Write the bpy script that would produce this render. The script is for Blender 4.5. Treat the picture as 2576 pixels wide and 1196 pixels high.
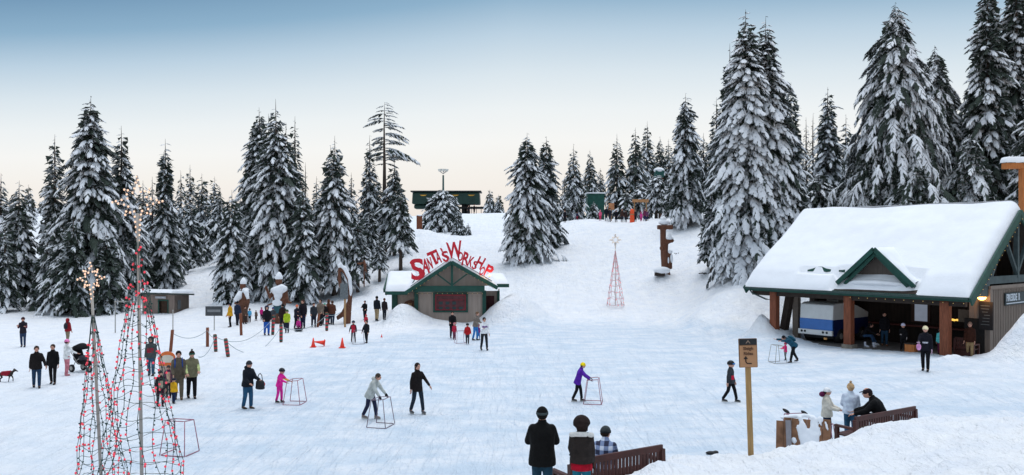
import bpy, math, random
import numpy as np
from mathutils import Vector, Matrix
rad=math.radians
sc=bpy.context.scene
for o in list(bpy.data.objects): bpy.data.objects.remove(o)
# ---------------------------------------------------------------- camera, sky, light
CAMZ=5.6; FOC=2000.0; CX=1288.0; CY=614.0      # picture units: the photograph at 2576 px wide
cam=bpy.data.cameras.new('camera'); co=bpy.data.objects.new('camera',cam); sc.collection.objects.link(co)
co.location=(0,0,CAMZ); co.rotation_euler=(rad(90),0,0)
cam.sensor_width=36; cam.lens=36*FOC/2576; cam.shift_y=16/2576; cam.clip_end=3000; cam.clip_start=.1
sc.camera=co
w=bpy.data.worlds.new("World"); sc.world=w; w.use_nodes=True
nt=w.node_tree; N=nt.nodes; L=nt.links; N.clear()
out=N.new('ShaderNodeOutputWorld'); bg=N.new('ShaderNodeBackground'); L.new(bg.outputs[0],out.inputs[0])
tc=N.new('ShaderNodeTexCoord'); sep=N.new('ShaderNodeSeparateXYZ'); L.new(tc.outputs['Generated'],sep.inputs[0])
def M(op,a,b=None,tree=nt):
    n=tree.nodes.new('ShaderNodeMath'); n.operation=op
    for i,v in enumerate((a,b)):
        if v is None: continue
        if isinstance(v,(int,float)): n.inputs[i].default_value=v
        else: tree.links.new(v,n.inputs[i])
    return n.outputs[0]
x2=M('MULTIPLY',M('MULTIPLY',sep.outputs[0],sep.outputs[0]),.30)
y2=M('MULTIPLY',sep.outputs[1],sep.outputs[1])
el=M('DIVIDE',sep.outputs[2],M('SQRT',M('ADD',M('ADD',x2,y2),.004)))
# sky colour deepened a little to the left, imitating a lens vignette
el=M('ADD',el,M('MULTIPLY',M('MAXIMUM',M('MULTIPLY',sep.outputs[0],-1),0),M('MULTIPLY',el,.5)))
cr=N.new('ShaderNodeValToRGB'); cr.color_ramp.interpolation='LINEAR'
def lin(c): 
    return tuple(((v/255)/12.92 if v/255<=.04045 else ((v/255+.055)/1.055)**2.4) for v in c)
EXPO=0
stops=[(0,(240,226,218)),(.05,(247,239,232)),(.09,(250,246,240)),(.13,(251,251,249)),(.17,(242,247,249)),(.215,(223,235,243)),(.265,(192,214,231)),(.315,(145,181,208)),(.38,(112,151,184)),(.7,(178,202,226)),(1,(226,238,252))]  # last stops brighten the unseen upper sky, added to light the snow
e=cr.color_ramp.elements
while len(e)<len(stops): e.new(.5)
for i,(p,c) in enumerate(stops): e[i].position=p; e[i].color=(*lin(c),1)
L.new(el,cr.inputs[0])
sk=N.new('ShaderNodeTexSky'); sk.sky_type='NISHITA'; sk.sun_disc=False; sk.sun_elevation=rad(6); sk.sun_rotation=rad(200)
SKYS=.05
mul=N.new('ShaderNodeVectorMath'); mul.operation='SCALE'; mul.inputs['Scale'].default_value=SKYS; L.new(sk.outputs[0],mul.inputs[0])
mx=N.new('ShaderNodeMix'); mx.data_type='RGBA'; mx.inputs[0].default_value=.95
L.new(mul.outputs[0],mx.inputs[6]); L.new(cr.outputs[0],mx.inputs[7]); L.new(mx.outputs[2],bg.inputs[0]); bg.inputs[1].default_value=1.0
sun=bpy.data.lights.new('sun','SUN'); so=bpy.data.objects.new('sun',sun); sc.collection.objects.link(so)
sun.energy=1.7; sun.angle=rad(35); sun.color=(.98,.975,1); so.rotation_euler=(rad(-12),0,rad(-28))
sc.view_settings.view_transform='Standard'; sc.view_settings.look='None'; sc.view_settings.exposure=0; sc.view_settings.gamma=1
# ---------------------------------------------------------------- helpers
R=random.Random(7); NR=np.random.RandomState(5)
def mat(name,col,rough=.8,var=.12,scale=8,metal=0,bump=0,bscale=30,emit=None,estr=0,spec=.3,stretch=None,coat=0):
    m=bpy.data.materials.new(name); m.use_nodes=True; t=m.node_tree; b=t.nodes['Principled BSDF']
    b.inputs['Roughness'].default_value=rough; b.inputs['Metallic'].default_value=metal
    b.inputs['Specular IOR Level'].default_value=spec
    if coat: b.inputs['Coat Weight'].default_value=coat
    tcx=t.nodes.new('ShaderNodeTexCoord'); src=tcx.outputs['Object']
    if stretch:
        mp=t.nodes.new('ShaderNodeMapping'); mp.inputs['Scale'].default_value=stretch; t.links.new(src,mp.inputs[0]); src=mp.outputs[0]
    if var:
        nz=t.nodes.new('ShaderNodeTexNoise'); nz.inputs['Scale'].default_value=scale; nz.inputs['Detail'].default_value=5
        t.links.new(src,nz.inputs['Vector'])
        rp=t.nodes.new('ShaderNodeValToRGB'); rp.color_ramp.elements[0].position=.3; rp.color_ramp.elements[1].position=.7
        rp.color_ramp.elements[0].color=(*[max(0,c*(1-var)) for c in col],1); rp.color_ramp.elements[1].color=(*[min(1,c*(1+var)) for c in col],1)
        t.links.new(nz.outputs['Fac'],rp.inputs[0]); t.links.new(rp.outputs[0],b.inputs['Base Color'])
    else: b.inputs['Base Color'].default_value=(*col,1)
    if bump:
        nb=t.nodes.new('ShaderNodeTexNoise'); nb.inputs['Scale'].default_value=bscale; nb.inputs['Detail'].default_value=4; t.links.new(src,nb.inputs['Vector'])
        bp=t.nodes.new('ShaderNodeBump'); bp.inputs['Strength'].default_value=bump; bp.inputs['Distance'].default_value=.03
        t.links.new(nb.outputs['Fac'],bp.inputs['Height']); t.links.new(bp.outputs[0],b.inputs['Normal'])
    if emit: b.inputs['Emission Color'].default_value=(*emit,1); b.inputs['Emission Strength'].default_value=estr
    return m
_cm={}
def cloth(rgb,rough=.85):
    k=(rgb,rough)
    if k not in _cm: _cm[k]=mat('cloth',lin(rgb),rough,.32,7,bump=1.0,bscale=13,spec=.2)
    return _cm[k]
class Geo:
    def __init__(s): s.v=[]; s.f=[]; s.m=[]
    def add(s,v,f,m=0):
        o=len(s.v); s.v.extend([tuple(p) for p in v]); s.f.extend([tuple(i+o for i in q) for q in f]); s.m.extend([m]*len(f)); return s
    def box(s,c,d,m=0,rz=0,rot=None,taper=1):
        hx,hy,hz=[q/2 for q in d]; vs=[]
        for z,tp in ((-hz,1),(hz,taper)):
            for x,y in ((-hx,-hy),(hx,-hy),(hx,hy),(-hx,hy)): vs.append(Vector((x*tp,y*tp,z)))
        Rm=rot if rot is not None else Matrix.Rotation(rz,3,'Z')
        vs=[Rm@p+Vector(c) for p in vs]
        return s.add(vs,[(3,2,1,0),(4,5,6,7),(0,1,5,4),(1,2,6,5),(2,3,7,6),(3,0,4,7)],m)
    def beam(s,a,b,wd,hg,m=0,up=(0,0,1)):
        a=Vector(a); b=Vector(b); d=(b-a); Ln=d.length; d.normalize(); sd=d.cross(Vector(up))
        if sd.length<1e-4: sd=Vector((1,0,0))
        sd.normalize(); u=sd.cross(d); Rm=Matrix((d,sd,u)).transposed()
        return s.box((a+b)/2,(Ln,wd,hg),m,rot=Rm)
    def loft(s,P,Rr,m=0,n=10,side=None,caps=True):
        P=[Vector(p) for p in P]; k=len(P); rings=[]
        for i,p in enumerate(P):
            d=(P[min(i+1,k-1)]-P[max(i-1,0)])
            if d.length<1e-6: d=Vector((0,0,1))
            d.normalize(); sv=Vector(side) if side is not None else (Vector((1,0,0)) if abs(d.x)<.9 else Vector((0,1,0)))
            sv=(sv-d*sv.dot(d))
            if sv.length<1e-4: sv=d.orthogonal()
            sv.normalize(); fv=d.cross(sv)
            a,b=Rr[i] if isinstance(Rr[i],(tuple,list)) else (Rr[i],Rr[i])
            rings.append([p+sv*a*math.cos(2*math.pi*j/n)+fv*b*math.sin(2*math.pi*j/n) for j in range(n)])
        vs=[q for r in rings for q in r]; fs=[]
        for i in range(k-1):
            for j in range(n): fs.append((i*n+j,i*n+(j+1)%n,(i+1)*n+(j+1)%n,(i+1)*n+j))
        if caps: fs.append(tuple(range(n))[::-1]); fs.append(tuple((k-1)*n+j for j in range(n)))
        return s.add(vs,fs,m)
    def cap(s,a,b,ra,rb,m=0,n=10):
        "tapered limb with rounded ends"
        a=Vector(a); b=Vector(b); d=b-a
        if d.length<1e-5: return s.ball(a,(ra,ra,ra),m)
        d.normalize()
        P=[a-d*ra*.95,a-d*ra*.6,a,b,b+d*rb*.6,b+d*rb*.95]
        return s.loft(P,[ra*.25,ra*.8,ra,rb,rb*.8,rb*.25],m,n)
    def ball(s,c,r,m=0,n=10,rows=7,rot=None):
        c=Vector(c); vs=[]; 
        if not isinstance(r,(tuple,list)): r=(r,r,r)
        for i in range(rows+1):
            th=math.pi*i/rows
            for j in range(n):
                ph=2*math.pi*j/n; p=Vector((r[0]*math.sin(th)*math.cos(ph),r[1]*math.sin(th)*math.sin(ph),r[2]*math.cos(th)))
                vs.append((rot@p if rot is not None else p)+c)
        fs=[(i*n+j,(i+1)*n+j,(i+1)*n+(j+1)%n,i*n+(j+1)%n) for i in range(rows) for j in range(n)]
        return s.add(vs,fs,m)
    def tube(s,P,r,m=0,n=6): return s.loft(P,[r]*len(P),m,n)
    def prism(s,poly,h,m=0,fr=None):
        "poly in local xy extruded to z=h; fr maps to space (4x4)"
        k=len(poly); vs=[Vector((p[0],p[1],0)) for p in poly]+[Vector((p[0],p[1],h)) for p in poly]
        if fr is not None: vs=[fr@p for p in vs]
        fs=[tuple(range(k))[::-1],tuple(range(k,2*k))]+[(i,(i+1)%k,k+(i+1)%k,k+i) for i in range(k)]
        return s.add(vs,fs,m)
    def join(s,g,fr=None,moff=0):
        vs=[fr@Vector(p) for p in g.v] if fr is not None else g.v
        o=len(s.v); s.v.extend([tuple(p) for p in vs]); s.f.extend([tuple(i+o for i in q) for q in g.f]); s.m.extend([i+moff for i in g.m]); return s
    def mesh(s,name,mats,smooth=False):
        me=bpy.data.meshes.new(name); me.from_pydata([tuple(p) for p in s.v],[],s.f)
        for m_ in (mats if isinstance(mats,(list,tuple)) else [mats]): me.materials.append(m_)
        me.polygons.foreach_set('material_index',s.m)
        if smooth: me.polygons.foreach_set('use_smooth',[True]*len(s.f))
        me.update(); return me
def link(name,data,parent=None):
    o=bpy.data.objects.new(name,data); sc.collection.objects.link(o); o.parent=parent; return o
def obj(name,g,mats,parent=None,smooth=False,label=None,bevel=0):
    o=link(name,g.mesh(name,mats,smooth),parent)
    if label: o['label']=label
    if bevel:
        b=o.modifiers.new('bevel','BEVEL'); b.width=bevel; b.segments=2; b.limit_method='ANGLE'
    return o
def thing(name,label,cat,loc=(0,0,0),rz=0,group=None):
    o=link(name,None); o.location=loc; o.rotation_euler=(0,0,rz); o['label']=label; o['category']=cat
    if group: o['group']=group
    return o
def tag(o,label,cat,group=None,kind=None):
    if label: o['label']=label
    if cat: o['category']=cat
    if group: o['group']=group
    if kind: o['kind']=kind
    return o
def copy_tree(o,parent=None,label=None,loc=None,rz=None):
    c=o.copy(); sc.collection.objects.link(c); c.parent=parent
    if loc is not None: c.location=loc
    if rz is not None: c.rotation_euler=(0,0,rz)
    if label: c['label']=label
    for ch in list(o.children): copy_tree(ch,c)
    return c
def remesh(g,vox,smooth_it=2):
    me=g.mesh('tmp',[]) if False else bpy.data.meshes.new('tmp')
    me.from_pydata([tuple(p) for p in g.v],[],g.f); o=bpy.data.objects.new('tmp',me); sc.collection.objects.link(o)
    r=o.modifiers.new('r','REMESH'); r.mode='VOXEL'; r.voxel_size=vox
    if smooth_it:
        sm=o.modifiers.new('s','SMOOTH'); sm.iterations=smooth_it; sm.factor=.5
    dg=bpy.context.evaluated_depsgraph_get(); ev=o.evaluated_get(dg); m2=ev.to_mesh()
    n=len(m2.vertices); a=np.empty(n*3); m2.vertices.foreach_get('co',a); h=Geo(); h.v=[tuple(p) for p in a.reshape(-1,3)]
    h.f=[tuple(p.vertices) for p in m2.polygons]; h.m=[0]*len(h.f)
    ev.to_mesh_clear(); bpy.data.objects.remove(o); bpy.data.meshes.remove(me); return h
def frame(loc,x,y,z): 
    m=Matrix((x,y,z)).transposed().to_4x4(); m.translation=Vector(loc); return m
# ---------------------------------------------------------------- materials
SNOW=mat('snow',(.80,.83,.87),.7,.03,1.5,bump=.35,bscale=9,spec=.2)
SNOWT=mat('tree_snow',(.73,.76,.80),.85,.10,3,spec=.1)  # base colour greyed for mixed-in needles and the shade among the boughs
FROST=mat('frosted_needles',(.33,.355,.37),.9,.45,7,spec=.1)
GREEN=mat('needles',(.038,.052,.042),.8,.35,2,spec=.15)
BARK=mat('bark',(.07,.052,.042),.95,.35,6,bump=.6,bscale=18,stretch=(1,1,.3))
TRIM=mat('green_trim',(.011,.062,.047),.6,.2,3)
SIDING=mat('siding',(.35,.285,.245),.85,.12,5,bump=.3,bscale=30,stretch=(1,1,.1))
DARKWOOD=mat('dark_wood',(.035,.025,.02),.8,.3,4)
REDWOOD=mat('red_timber',(.185,.058,.028),.7,.35,4,bump=.4,bscale=10,stretch=(6,6,.6))
CARVED=mat('carved_wood',(.125,.05,.028),.7,.35,4,bump=.5,bscale=12,stretch=(3,3,.6))
ORANGEWOOD=mat('orange_timber',(.42,.15,.045),.7,.25,4,stretch=(5,5,.6))
PLANK=mat('pale_wood',(.40,.235,.11),.7,.18,6,stretch=(8,8,.8))
BENCHM=mat('bench_paint',(.060,.014,.010),.5,.3,5,spec=.4)
METAL=mat('grey_metal',(.33,.32,.30),.5,.15,6,metal=.3)
FRAMEM=mat('frame_tube',(.20,.15,.19),.5,.3,6)
FRAMER=mat('frame_tube_red',(.36,.14,.19),.5,.3,6)
BLACK=mat('black',(.012,.012,.014),.6,.2,6)
CONC=mat('concrete',(.20,.18,.15),.9,.25,4,bump=.4)
# ---------------------------------------------------------------- terrain
def dz(y,d): return CAMZ-(y-CY)*d/FOC
CP=[(px,d,0) for px in (-300,0,400,900,1400) for d in (20,28,38,48)]+[(1800,22,0),(1800,28,.05),(1800,38,0),(2100,27,.15),
 (-300,14,0),(300,14,0),(700,14,0),(1100,15,.1),(1380,13.4,1.1),(1490,13.4,1.1),(1480,15.5,.6),(1300,19.2,0),(1600,12.6,1.55),(1520,13.4,1.5),(1600,13.75,1.62),(1660,14.3,1.62),(1730,14.7,1.55),(1600,16.3,.8),
 (1660,16.8,.95),(1720,17,.97),(1888,16.3,1.34),(1985,17.3,1.33),(2105,18,1.18),(2150,18,1.28),(2200,18,1.38),(2310,18.2,1.52),(2450,18,1.58),(2576,17.5,1.75),(2750,17,1.8),
 (1560,19.3,0),(1700,19.6,0),(1888,19.5,.05),(2000,20.6,.15),(2130,20.9,.25),(2310,21.3,.3),(2576,21.5,.3),(2800,22,.5),
 (2100,13,1.82),(2500,12,2.1),(1800,12,1.8),(1800,14.5,1.5),(2200,15.5,1.6),(2450,15.2,1.85),(-300,5,1),(800,5,1),(1400,5,1.6),(2000,5,2),(2700,5,2.2),
 (2330,28,.4),(2560,30,.5),(2800,32,.5),(2400,36,.35),(2300,39,.3),(2576,45,.3),(2000,42,.12),(1950,38,.05),(2200,46,.2),(2060,47,.2),(2400,50,.3),
 (1700,54,0),(1850,47.5,.15),(1905,44.5,.45),(1935,46.5,.9),(1960,49,.7),(2010,53,.8),(1850,54,2.3),(1895,60,4.1),(1960,57,2.6),(1780,60,2.2),
 (1700,60,.95),(1700,66,3.1),(1700,74,5.3),(1700,80,7.2),(1650,86,8.1),(1640,93,8.4),
 (1550,54,0),(1550,60.5,1.03),(1550,70,3.4),(1550,79,6.1),(1550,87,8.0),(1550,94,8.4),(1550,120,9),
 (1430,58,.1),(1430,66,2.2),(1430,76,5.0),(1430,87,7.9),(1430,95,8.3),(1430,120,9.2),
 (1330,61,1.0),(1330,72,4.3),(1330,86,6.6),(1330,135,10.6),
 (1250,60,.3),(1250,66,2.0),(1250,75,4.0),(1250,95,6.9),(1250,132,10.75),(1250,165,10.8),
 (1100,54,.1),(1100,57,.2),(1100,62,.6),(1100,68,2.7),(1100,80,5.4),(1100,95,6.9),(1100,132,10.3),(1100,165,10.8),
 (1050,85,6.2),(950,55,.05),(950,62,1.1),(950,72,3.5),(950,85,5.9),(950,110,8.3),
 (850,55,0),(850,64,1.0),(850,75,3),(700,56,0),(700,64,.9),(700,72,2.4),(700,100,6.3),(600,57,.05),(600,66,1.1),(620,100,6.3),
 (500,60,.15),(500,66,.8),(500,75,2.4),(500,100,6),(380,60,.15),(380,75,1.6),(380,100,5.5),(225,56,0),(225,65,.25),(225,80,1.3),
 (60,55,0),(60,70,.84),(60,80,1.6),(90,100,6.6),(85,150,12.3),(-250,60,.3),(-250,75,1.3),(-250,100,6),(-250,150,12),(300,150,10.5),(620,150,9.5),
 (1730,82,8.4),(1800,72,5.5),(1800,90,9),(1900,70,5.2),(2050,64,3.8),(2200,68,4),(2400,62,3.6),(2600,58,3),(2800,60,3.5),(2600,90,7),(2000,100,9),(1800,150,12),(1500,160,10.5),(2400,150,12),
 (-300,500,14),(500,500,13),(1288,500,12),(2000,500,13),(2800,500,14)]
def uv(u,d): return np.stack([np.asarray(u)*4.2,np.log(np.asarray(d))*3.2],-1)
_cu=np.array([(c[0]-CX)/FOC for c in CP]); _cd=np.array([c[1] for c in CP],float); _cz=np.array([c[2] for c in CP],float)
_C=uv(_cu,_cd)
def ker(r): return np.where(r>1e-9,r**2*np.log(np.maximum(r,1e-9)),0)
_D=np.linalg.norm(_C[:,None]-_C[None],axis=-1); n_=len(CP)
A_=np.zeros((n_+3,n_+3)); A_[:n_,:n_]=ker(_D)+np.eye(n_)*.004; A_[:n_,n_]=1; A_[:n_,n_+1:]=_C; A_[n_,:n_]=1; A_[n_+1:,:n_]=_C.T
_W=np.linalg.solve(A_,np.concatenate([_cz,[0,0,0]]))
BUMPS=[]   # x,y,height,rx,ry
def bump(px,d,h,rx,ry=None,p=2): BUMPS.append(((px-CX)*d/FOC,d,h,rx,ry or rx,p))
bump(1010,54.6,1.25,1.15,.9); bump(1045,55,.35,1.3,.6); bump(1297,57.5,2.0,1.9,2.2); bump(1238,55.6,.5,.9,.6); bump(1270,56,.55,1.1,.8); bump(1110,54.8,.18,2.2,.7)
bump(2612,35.2,2.3,1.25,1.3); bump(2555,35,.5,.8,.8); bump(2400,35.4,.28,.7,.5)
bump(1918,45.6,.9,.55,.8); bump(1060,88,.8,2.2,2.5); bump(960,86,.7,3,2.5); bump(550,62,.35,3,1.5); bump(280,64,.4,4,2); bump(1662,65.4,.45,.8,.6)
# simple value noise (world coordinates)
_tab=np.random.RandomState(3).rand(256,256)
def vnoise(x,y):
    xi=np.floor(x).astype(int); yi=np.floor(y).astype(int); fx=x-xi; fy=y-yi; fx=fx*fx*(3-2*fx); fy=fy*fy*(3-2*fy)
    a=_tab[xi%256,yi%256]; b=_tab[(xi+1)%256,yi%256]; c=_tab[xi%256,(yi+1)%256]; d=_tab[(xi+1)%256,(yi+1)%256]
    return (a*(1-fx)+b*fx)*(1-fy)+(c*(1-fx)+d*fx)*fy-.5
def ground(x,y):
    x=np.asarray(x,float); y=np.maximum(np.asarray(y,float),3.5); u=np.clip(x/y,-.95,.95); P=uv(u,np.minimum(y,500))
    r=np.linalg.norm(P[...,None,:]-_C,axis=-1); z=ker(r)@_W[:n_]+_W[n_]+P@_W[n_+1:]
    z=np.clip(z,-.0,16)
    for bx,by,h,rx,ry,p in BUMPS: z=z+h*np.exp(-(((x-bx)/rx)**2+((y-by)/ry)**2)**(p/2))
    qx=(x-13.6)*.6157-(y-46.1)*.788; qy=(x-13.6)*.788+(y-46.1)*.6157      # dug out under the lodge roof
    ins=np.clip((qx-1.9)/.8,0,1)*np.clip((11.9-qx)/.4,0,1)*np.clip((qy-.75)/.35,0,1)*np.clip((9-qy)/.5,0,1); z=z*(1-ins)-.12*ins
    rough=np.clip(z*1.6-.15,0,1)            # the rink stays level, everything raised is lumpy
    z=z+rough*(vnoise(x*.35,y*.35)*.30+vnoise(x*1.1+9,y*1.1)*.13+vnoise(x*2.6,y*2.6+5)*.10*np.clip(60/y,0,1)+vnoise(x*6.5,y*6.5+5)*.085*np.clip(22/y,0,1)+vnoise(x*14,y*14)*.045*np.clip(20/y-.2,0,1))
    return z+(1-rough)*vnoise(x*.5,y*.5)*.012
def gz(x,y): return float(ground(np.array([x]),np.array([y]))[0])
def at(px,d,z=None):
    x=(px-CX)*d/FOC; return Vector((x,d,gz(x,d) if z is None else z))
_ds=np.exp(np.linspace(math.log(9),math.log(250),900))
def on(px,py,dmin=9,dmax=250):
    "ground point seen at a picture position"
    xs=(px-CX)*_ds/FOC; ys=CY+FOC*(CAMZ-ground(xs,_ds))/_ds
    ok=(_ds>=dmin)&(_ds<=dmax)
    i=np.where(ok&(ys<=py))[0]
    d=_ds[i[0]] if len(i) else _ds[np.where(ok)[0][np.argmin(np.abs(ys[ok]-py))]]
    return at(px,float(d))
def build_ground():
    nu,nd=620,560
    us=np.linspace(-1.15,1.15,nu); dd=np.exp(np.linspace(math.log(3.6),math.log(620),nd))
    U,Dd=np.meshgrid(us,dd); X=U*Dd; Y=Dd; Z=np.zeros_like(X)
    for i in range(0,nd,40): Z[i:i+40]=ground(X[i:i+40],Y[i:i+40])
    V=np.stack([X,Y,Z],-1).reshape(-1,3); a=(np.arange(nd-1)[:,None]*nu+np.arange(nu-1)[None]).ravel()
    F=np.stack([a,a+1,a+nu+1,a+nu],-1)
    me=bpy.data.meshes.new('ground'); me.vertices.add(len(V)); me.vertices.foreach_set('co',V.ravel()); me.loops.add(F.size); me.loops.foreach_set('vertex_index',F.ravel().astype(np.int32))
    me.polygons.add(len(F)); me.polygons.foreach_set('loop_start',np.arange(0,F.size,4,dtype=np.int32)); me.polygons.foreach_set('loop_total',np.full(len(F),4,np.int32)); me.polygons.foreach_set('use_smooth',np.ones(len(F),bool)); me.update()
    m=bpy.data.materials.new('packed_snow'); m.use_nodes=True; t=m.node_tree; b=t.nodes['Principled BSDF']; nn=t.nodes.new; lk=t.links.new
    g=nn('ShaderNodeNewGeometry'); s=nn('ShaderNodeSeparateXYZ'); lk(g.outputs['Position'],s.inputs[0])
    # worn ice: thin crossing skate marks, several directions
    def marks(ang,scale,th,w_,seed):
        mp=nn('ShaderNodeMapping'); mp.inputs['Rotation'].default_value=(0,0,rad(ang)); mp.inputs['Scale'].default_value=(scale,scale*.16,1); mp.inputs['Location'].default_value=(seed,seed*1.7,seed)
        lk(g.outputs['Position'],mp.inputs[0]); nz=nn('ShaderNodeTexNoise'); nz.inputs['Scale'].default_value=1; nz.inputs['Detail'].default_value=3; nz.inputs['Distortion'].default_value=.7
        lk(mp.outputs[0],nz.inputs['Vector'])
        q=M('ABSOLUTE',M('SUBTRACT',nz.outputs['Fac'],th,t),None,t); q=M('SUBTRACT',1,M('MULTIPLY',q,w_,t),t); return M('MAXIMUM',q,0,t)
    tot=None
    for a_,s_,th,w_,sd in ((50,1.3,.5,38,1),(78,1.9,.48,40,4),(-52,1.2,.52,36,9),(95,2.2,.5,34,13),(-75,1.6,.5,40,21)):
        q=marks(a_,s_,th,w_,sd); tot=q if tot is None else M('ADD',tot,q,t)
    patch=nn('ShaderNodeTexNoise'); patch.inputs['Scale'].default_value=.9; patch.inputs['Detail'].default_value=6; patch.inputs['Roughness'].default_value=.65; 
    mpp=nn('ShaderNodeMapping'); mpp.inputs['Scale'].default_value=(.6,1.1,1); lk(g.outputs['Position'],mpp.inputs[0]); lk(mpp.outputs[0],patch.inputs['Vector'])
    ice=nn('ShaderNodeValToRGB'); ee=ice.color_ramp.elements; ee[0].position=.38; ee[0].color=(.58,.68,.78,1); ee[1].position=.62; ee[1].color=(.77,.81,.86,1)
    lk(patch.outputs['Fac'],ice.inputs[0])
    mk=nn('ShaderNodeMix'); mk.data_type='RGBA'; lk(M('MULTIPLY',M('MULTIPLY',tot,.4,t),M('MULTIPLY',patch.outputs['Fac'],.9,t),t),mk.inputs[0]); lk(ice.outputs[0],mk.inputs[6]); mk.inputs[7].default_value=(.50,.61,.74,1)
    sn=nn('ShaderNodeTexNoise'); sn.inputs['Scale'].default_value=1.3; sn.inputs['Detail'].default_value=7; lk(g.outputs['Position'],sn.inputs['Vector'])
    sr=nn('ShaderNodeValToRGB'); se=sr.color_ramp.elements; se[0].position=.3; se[0].color=(.78,.82,.88,1); se[1].position=.7; se[1].color=(.88,.895,.91,1); lk(sn.outputs['Fac'],sr.inputs[0])
    # where the ground is raised it is clean snow; the left side of the rink is trodden snow
    ra=nn('ShaderNodeMapRange'); ra.inputs[1].default_value=.35; ra.inputs[2].default_value=.8; lk(s.outputs[2],ra.inputs[0])
    # the rink is an oval of worn ice; trodden snow lies round it
    dx=M('SUBTRACT',s.outputs[0],3,t); ex=M('ADD',M('DIVIDE',M('MINIMUM',dx,0,t),-14.5,t),M('DIVIDE',M('MAXIMUM',dx,0,t),20,t),t); ey=M('DIVIDE',M('MAXIMUM',M('SUBTRACT',s.outputs[1],36,t),0,t),21.5,t)
    rr_=M('SQRT',M('ADD',M('MULTIPLY',ex,ex,t),M('MULTIPLY',ey,ey,t),t),None,t); rr_=M('ADD',rr_,M('MULTIPLY',M('SUBTRACT',sn.outputs['Fac'],.5,t),.16,t),t)
    rb=nn('ShaderNodeMapRange'); rb.inputs[1].default_value=.86; rb.inputs[2].default_value=1.03; lk(rr_,rb.inputs[0]); rf_=nn('ShaderNodeMapRange'); rf_.inputs[1].default_value=15; rf_.inputs[2].default_value=46; rf_.inputs[3].default_value=.35; lk(s.outputs[1],rf_.inputs[0])
    msk=M('MAXIMUM',ra.outputs[0],M('MULTIPLY',rb.outputs[0],rf_.outputs[0],t),t)
    fin=nn('ShaderNodeMix'); fin.data_type='RGBA'; lk(msk,fin.inputs[0]); lk(mk.outputs[2],fin.inputs[6]); lk(sr.outputs[0],fin.inputs[7]); lk(fin.outputs[2],b.inputs['Base Color'])
    b.inputs['Roughness'].default_value=.65; b.inputs['Specular IOR Level'].default_value=.25
    hn=nn('ShaderNodeTexNoise'); hn.inputs['Scale'].default_value=3.2; hn.inputs['Detail'].default_value=8; hn.inputs['Roughness'].default_value=.62; lk(g.outputs['Position'],hn.inputs['Vector'])
    bp=nn('ShaderNodeBump'); bp.inputs['Strength'].default_value=.9; bp.inputs['Distance'].default_value=.22; lk(M('ADD',hn.outputs['Fac'],M('MULTIPLY',tot,-.06,t),t),bp.inputs['Height']); lk(bp.outputs[0],b.inputs['Normal'])
    me.materials.append(m); tag(link('ground',me),None,None,kind='structure')
build_ground()
# ---------------------------------------------------------------- trees
def bough_template(ntw,nseg,nspk,seed,droop=.45,fat=.085):
    "one bough along +x, length 1: snow pads on drooping twigs over ragged dark needles; returns triangles and material ids"
    r=random.Random(seed); V=[];F=[];Mi=[]
    def axis(s): return Vector((s,0,.12*s-droop*s*s))
    def pad(p0,dirv,Ln,wd,dr,snow):
        side=Vector((-dirv.y,dirv.x,0)); side.normalize(); pts=[]
        for i in range(nseg+1):
            t=i/nseg; c=p0+dirv*Ln*t+Vector((0,0,-dr*Ln*t*t)); ww=wd*math.sin(math.pi*min(1,.22+.78*t))**.6*(1 if t<1 else .15)*r.uniform(.75,1.2)
            pts.append((c,ww))
        o=len(V)
        for c,ww in pts: V.extend([c-side*ww-Vector((0,0,ww*.55)),c+Vector((r.uniform(-.01,.01),r.uniform(-.01,.01),ww*.42)),c+side*ww-Vector((0,0,ww*.55))])
        for i in range(nseg):
            a=o+i*3
            for q in ((a,a+1,a+3),(a+1,a+4,a+3),(a+1,a+2,a+4),(a+2,a+5,a+4)): F.append(q); Mi.append(1 if snow else 0)
        # needles below and beyond the snow
        o=len(V)
        for c,ww in pts: V.extend([c-side*ww*1.25-Vector((0,0,ww*.95)),c-Vector((0,0,ww*.55)),c+side*ww*1.25-Vector((0,0,ww*.95))])
        for i in range(nseg):
            a=o+i*3
            for q in ((a,a+1,a+3),(a+1,a+4,a+3),(a+1,a+2,a+4),(a+2,a+5,a+4)): F.append(q); Mi.append(2 if r.random()<.42 else 0)
        for k in range(nspk):
            t=r.uniform(.05,1.0); i=min(nseg,int(t*nseg)); c,ww=pts[i]; sg=r.choice((-1,1))
            b=c+side*sg*ww*.7-Vector((0,0,ww*.5)); tip=b+side*sg*r.uniform(.03,.09)+dirv*r.uniform(.02,.10)+Vector((0,0,-r.uniform(.02,.11)))
            o=len(V); V.extend([b-dirv*.018,b+dirv*.022,tip]); F.append((o,o+1,o+2)); Mi.append(r.choice((0,0,2,2,1)))
    pad(axis(0)+Vector((.05,0,0)),Vector((1,0,.1)),.62,fat*.8,.35,True)
    for k in range(ntw):
        s=.16+.8*k/(ntw-1) if ntw>1 else .5; sg=1 if k%2 else -1; p=axis(s); a=rad(r.uniform(28,58))*sg*(1-.55*s)
        if k==ntw-1: a=0
        Ln=r.uniform(.26,.40)*(1.05-.45*s); pad(p,Vector((math.cos(a),math.sin(a),.04-.5*s*droop)),Ln,fat*r.uniform(.7,1.15),r.uniform(.5,1.0),r.random()<.9)
    return np.array([tuple(v) for v in V],np.float32),np.array(F,np.int32),np.array(Mi,np.int32)
T_HI=[bough_template(14,3,6,s,fat=.058,droop=.5) for s in range(1,6)]
T_GI=[bough_template(9,4,8,s,fat=.088,droop=.5) for s in range(41,46)]
T_MD=[bough_template(9,2,4,s,fat=.072) for s in range(11,15)]
T_LO=[bough_template(5,2,3,s,fat=.10) for s in range(21,24)]
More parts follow.
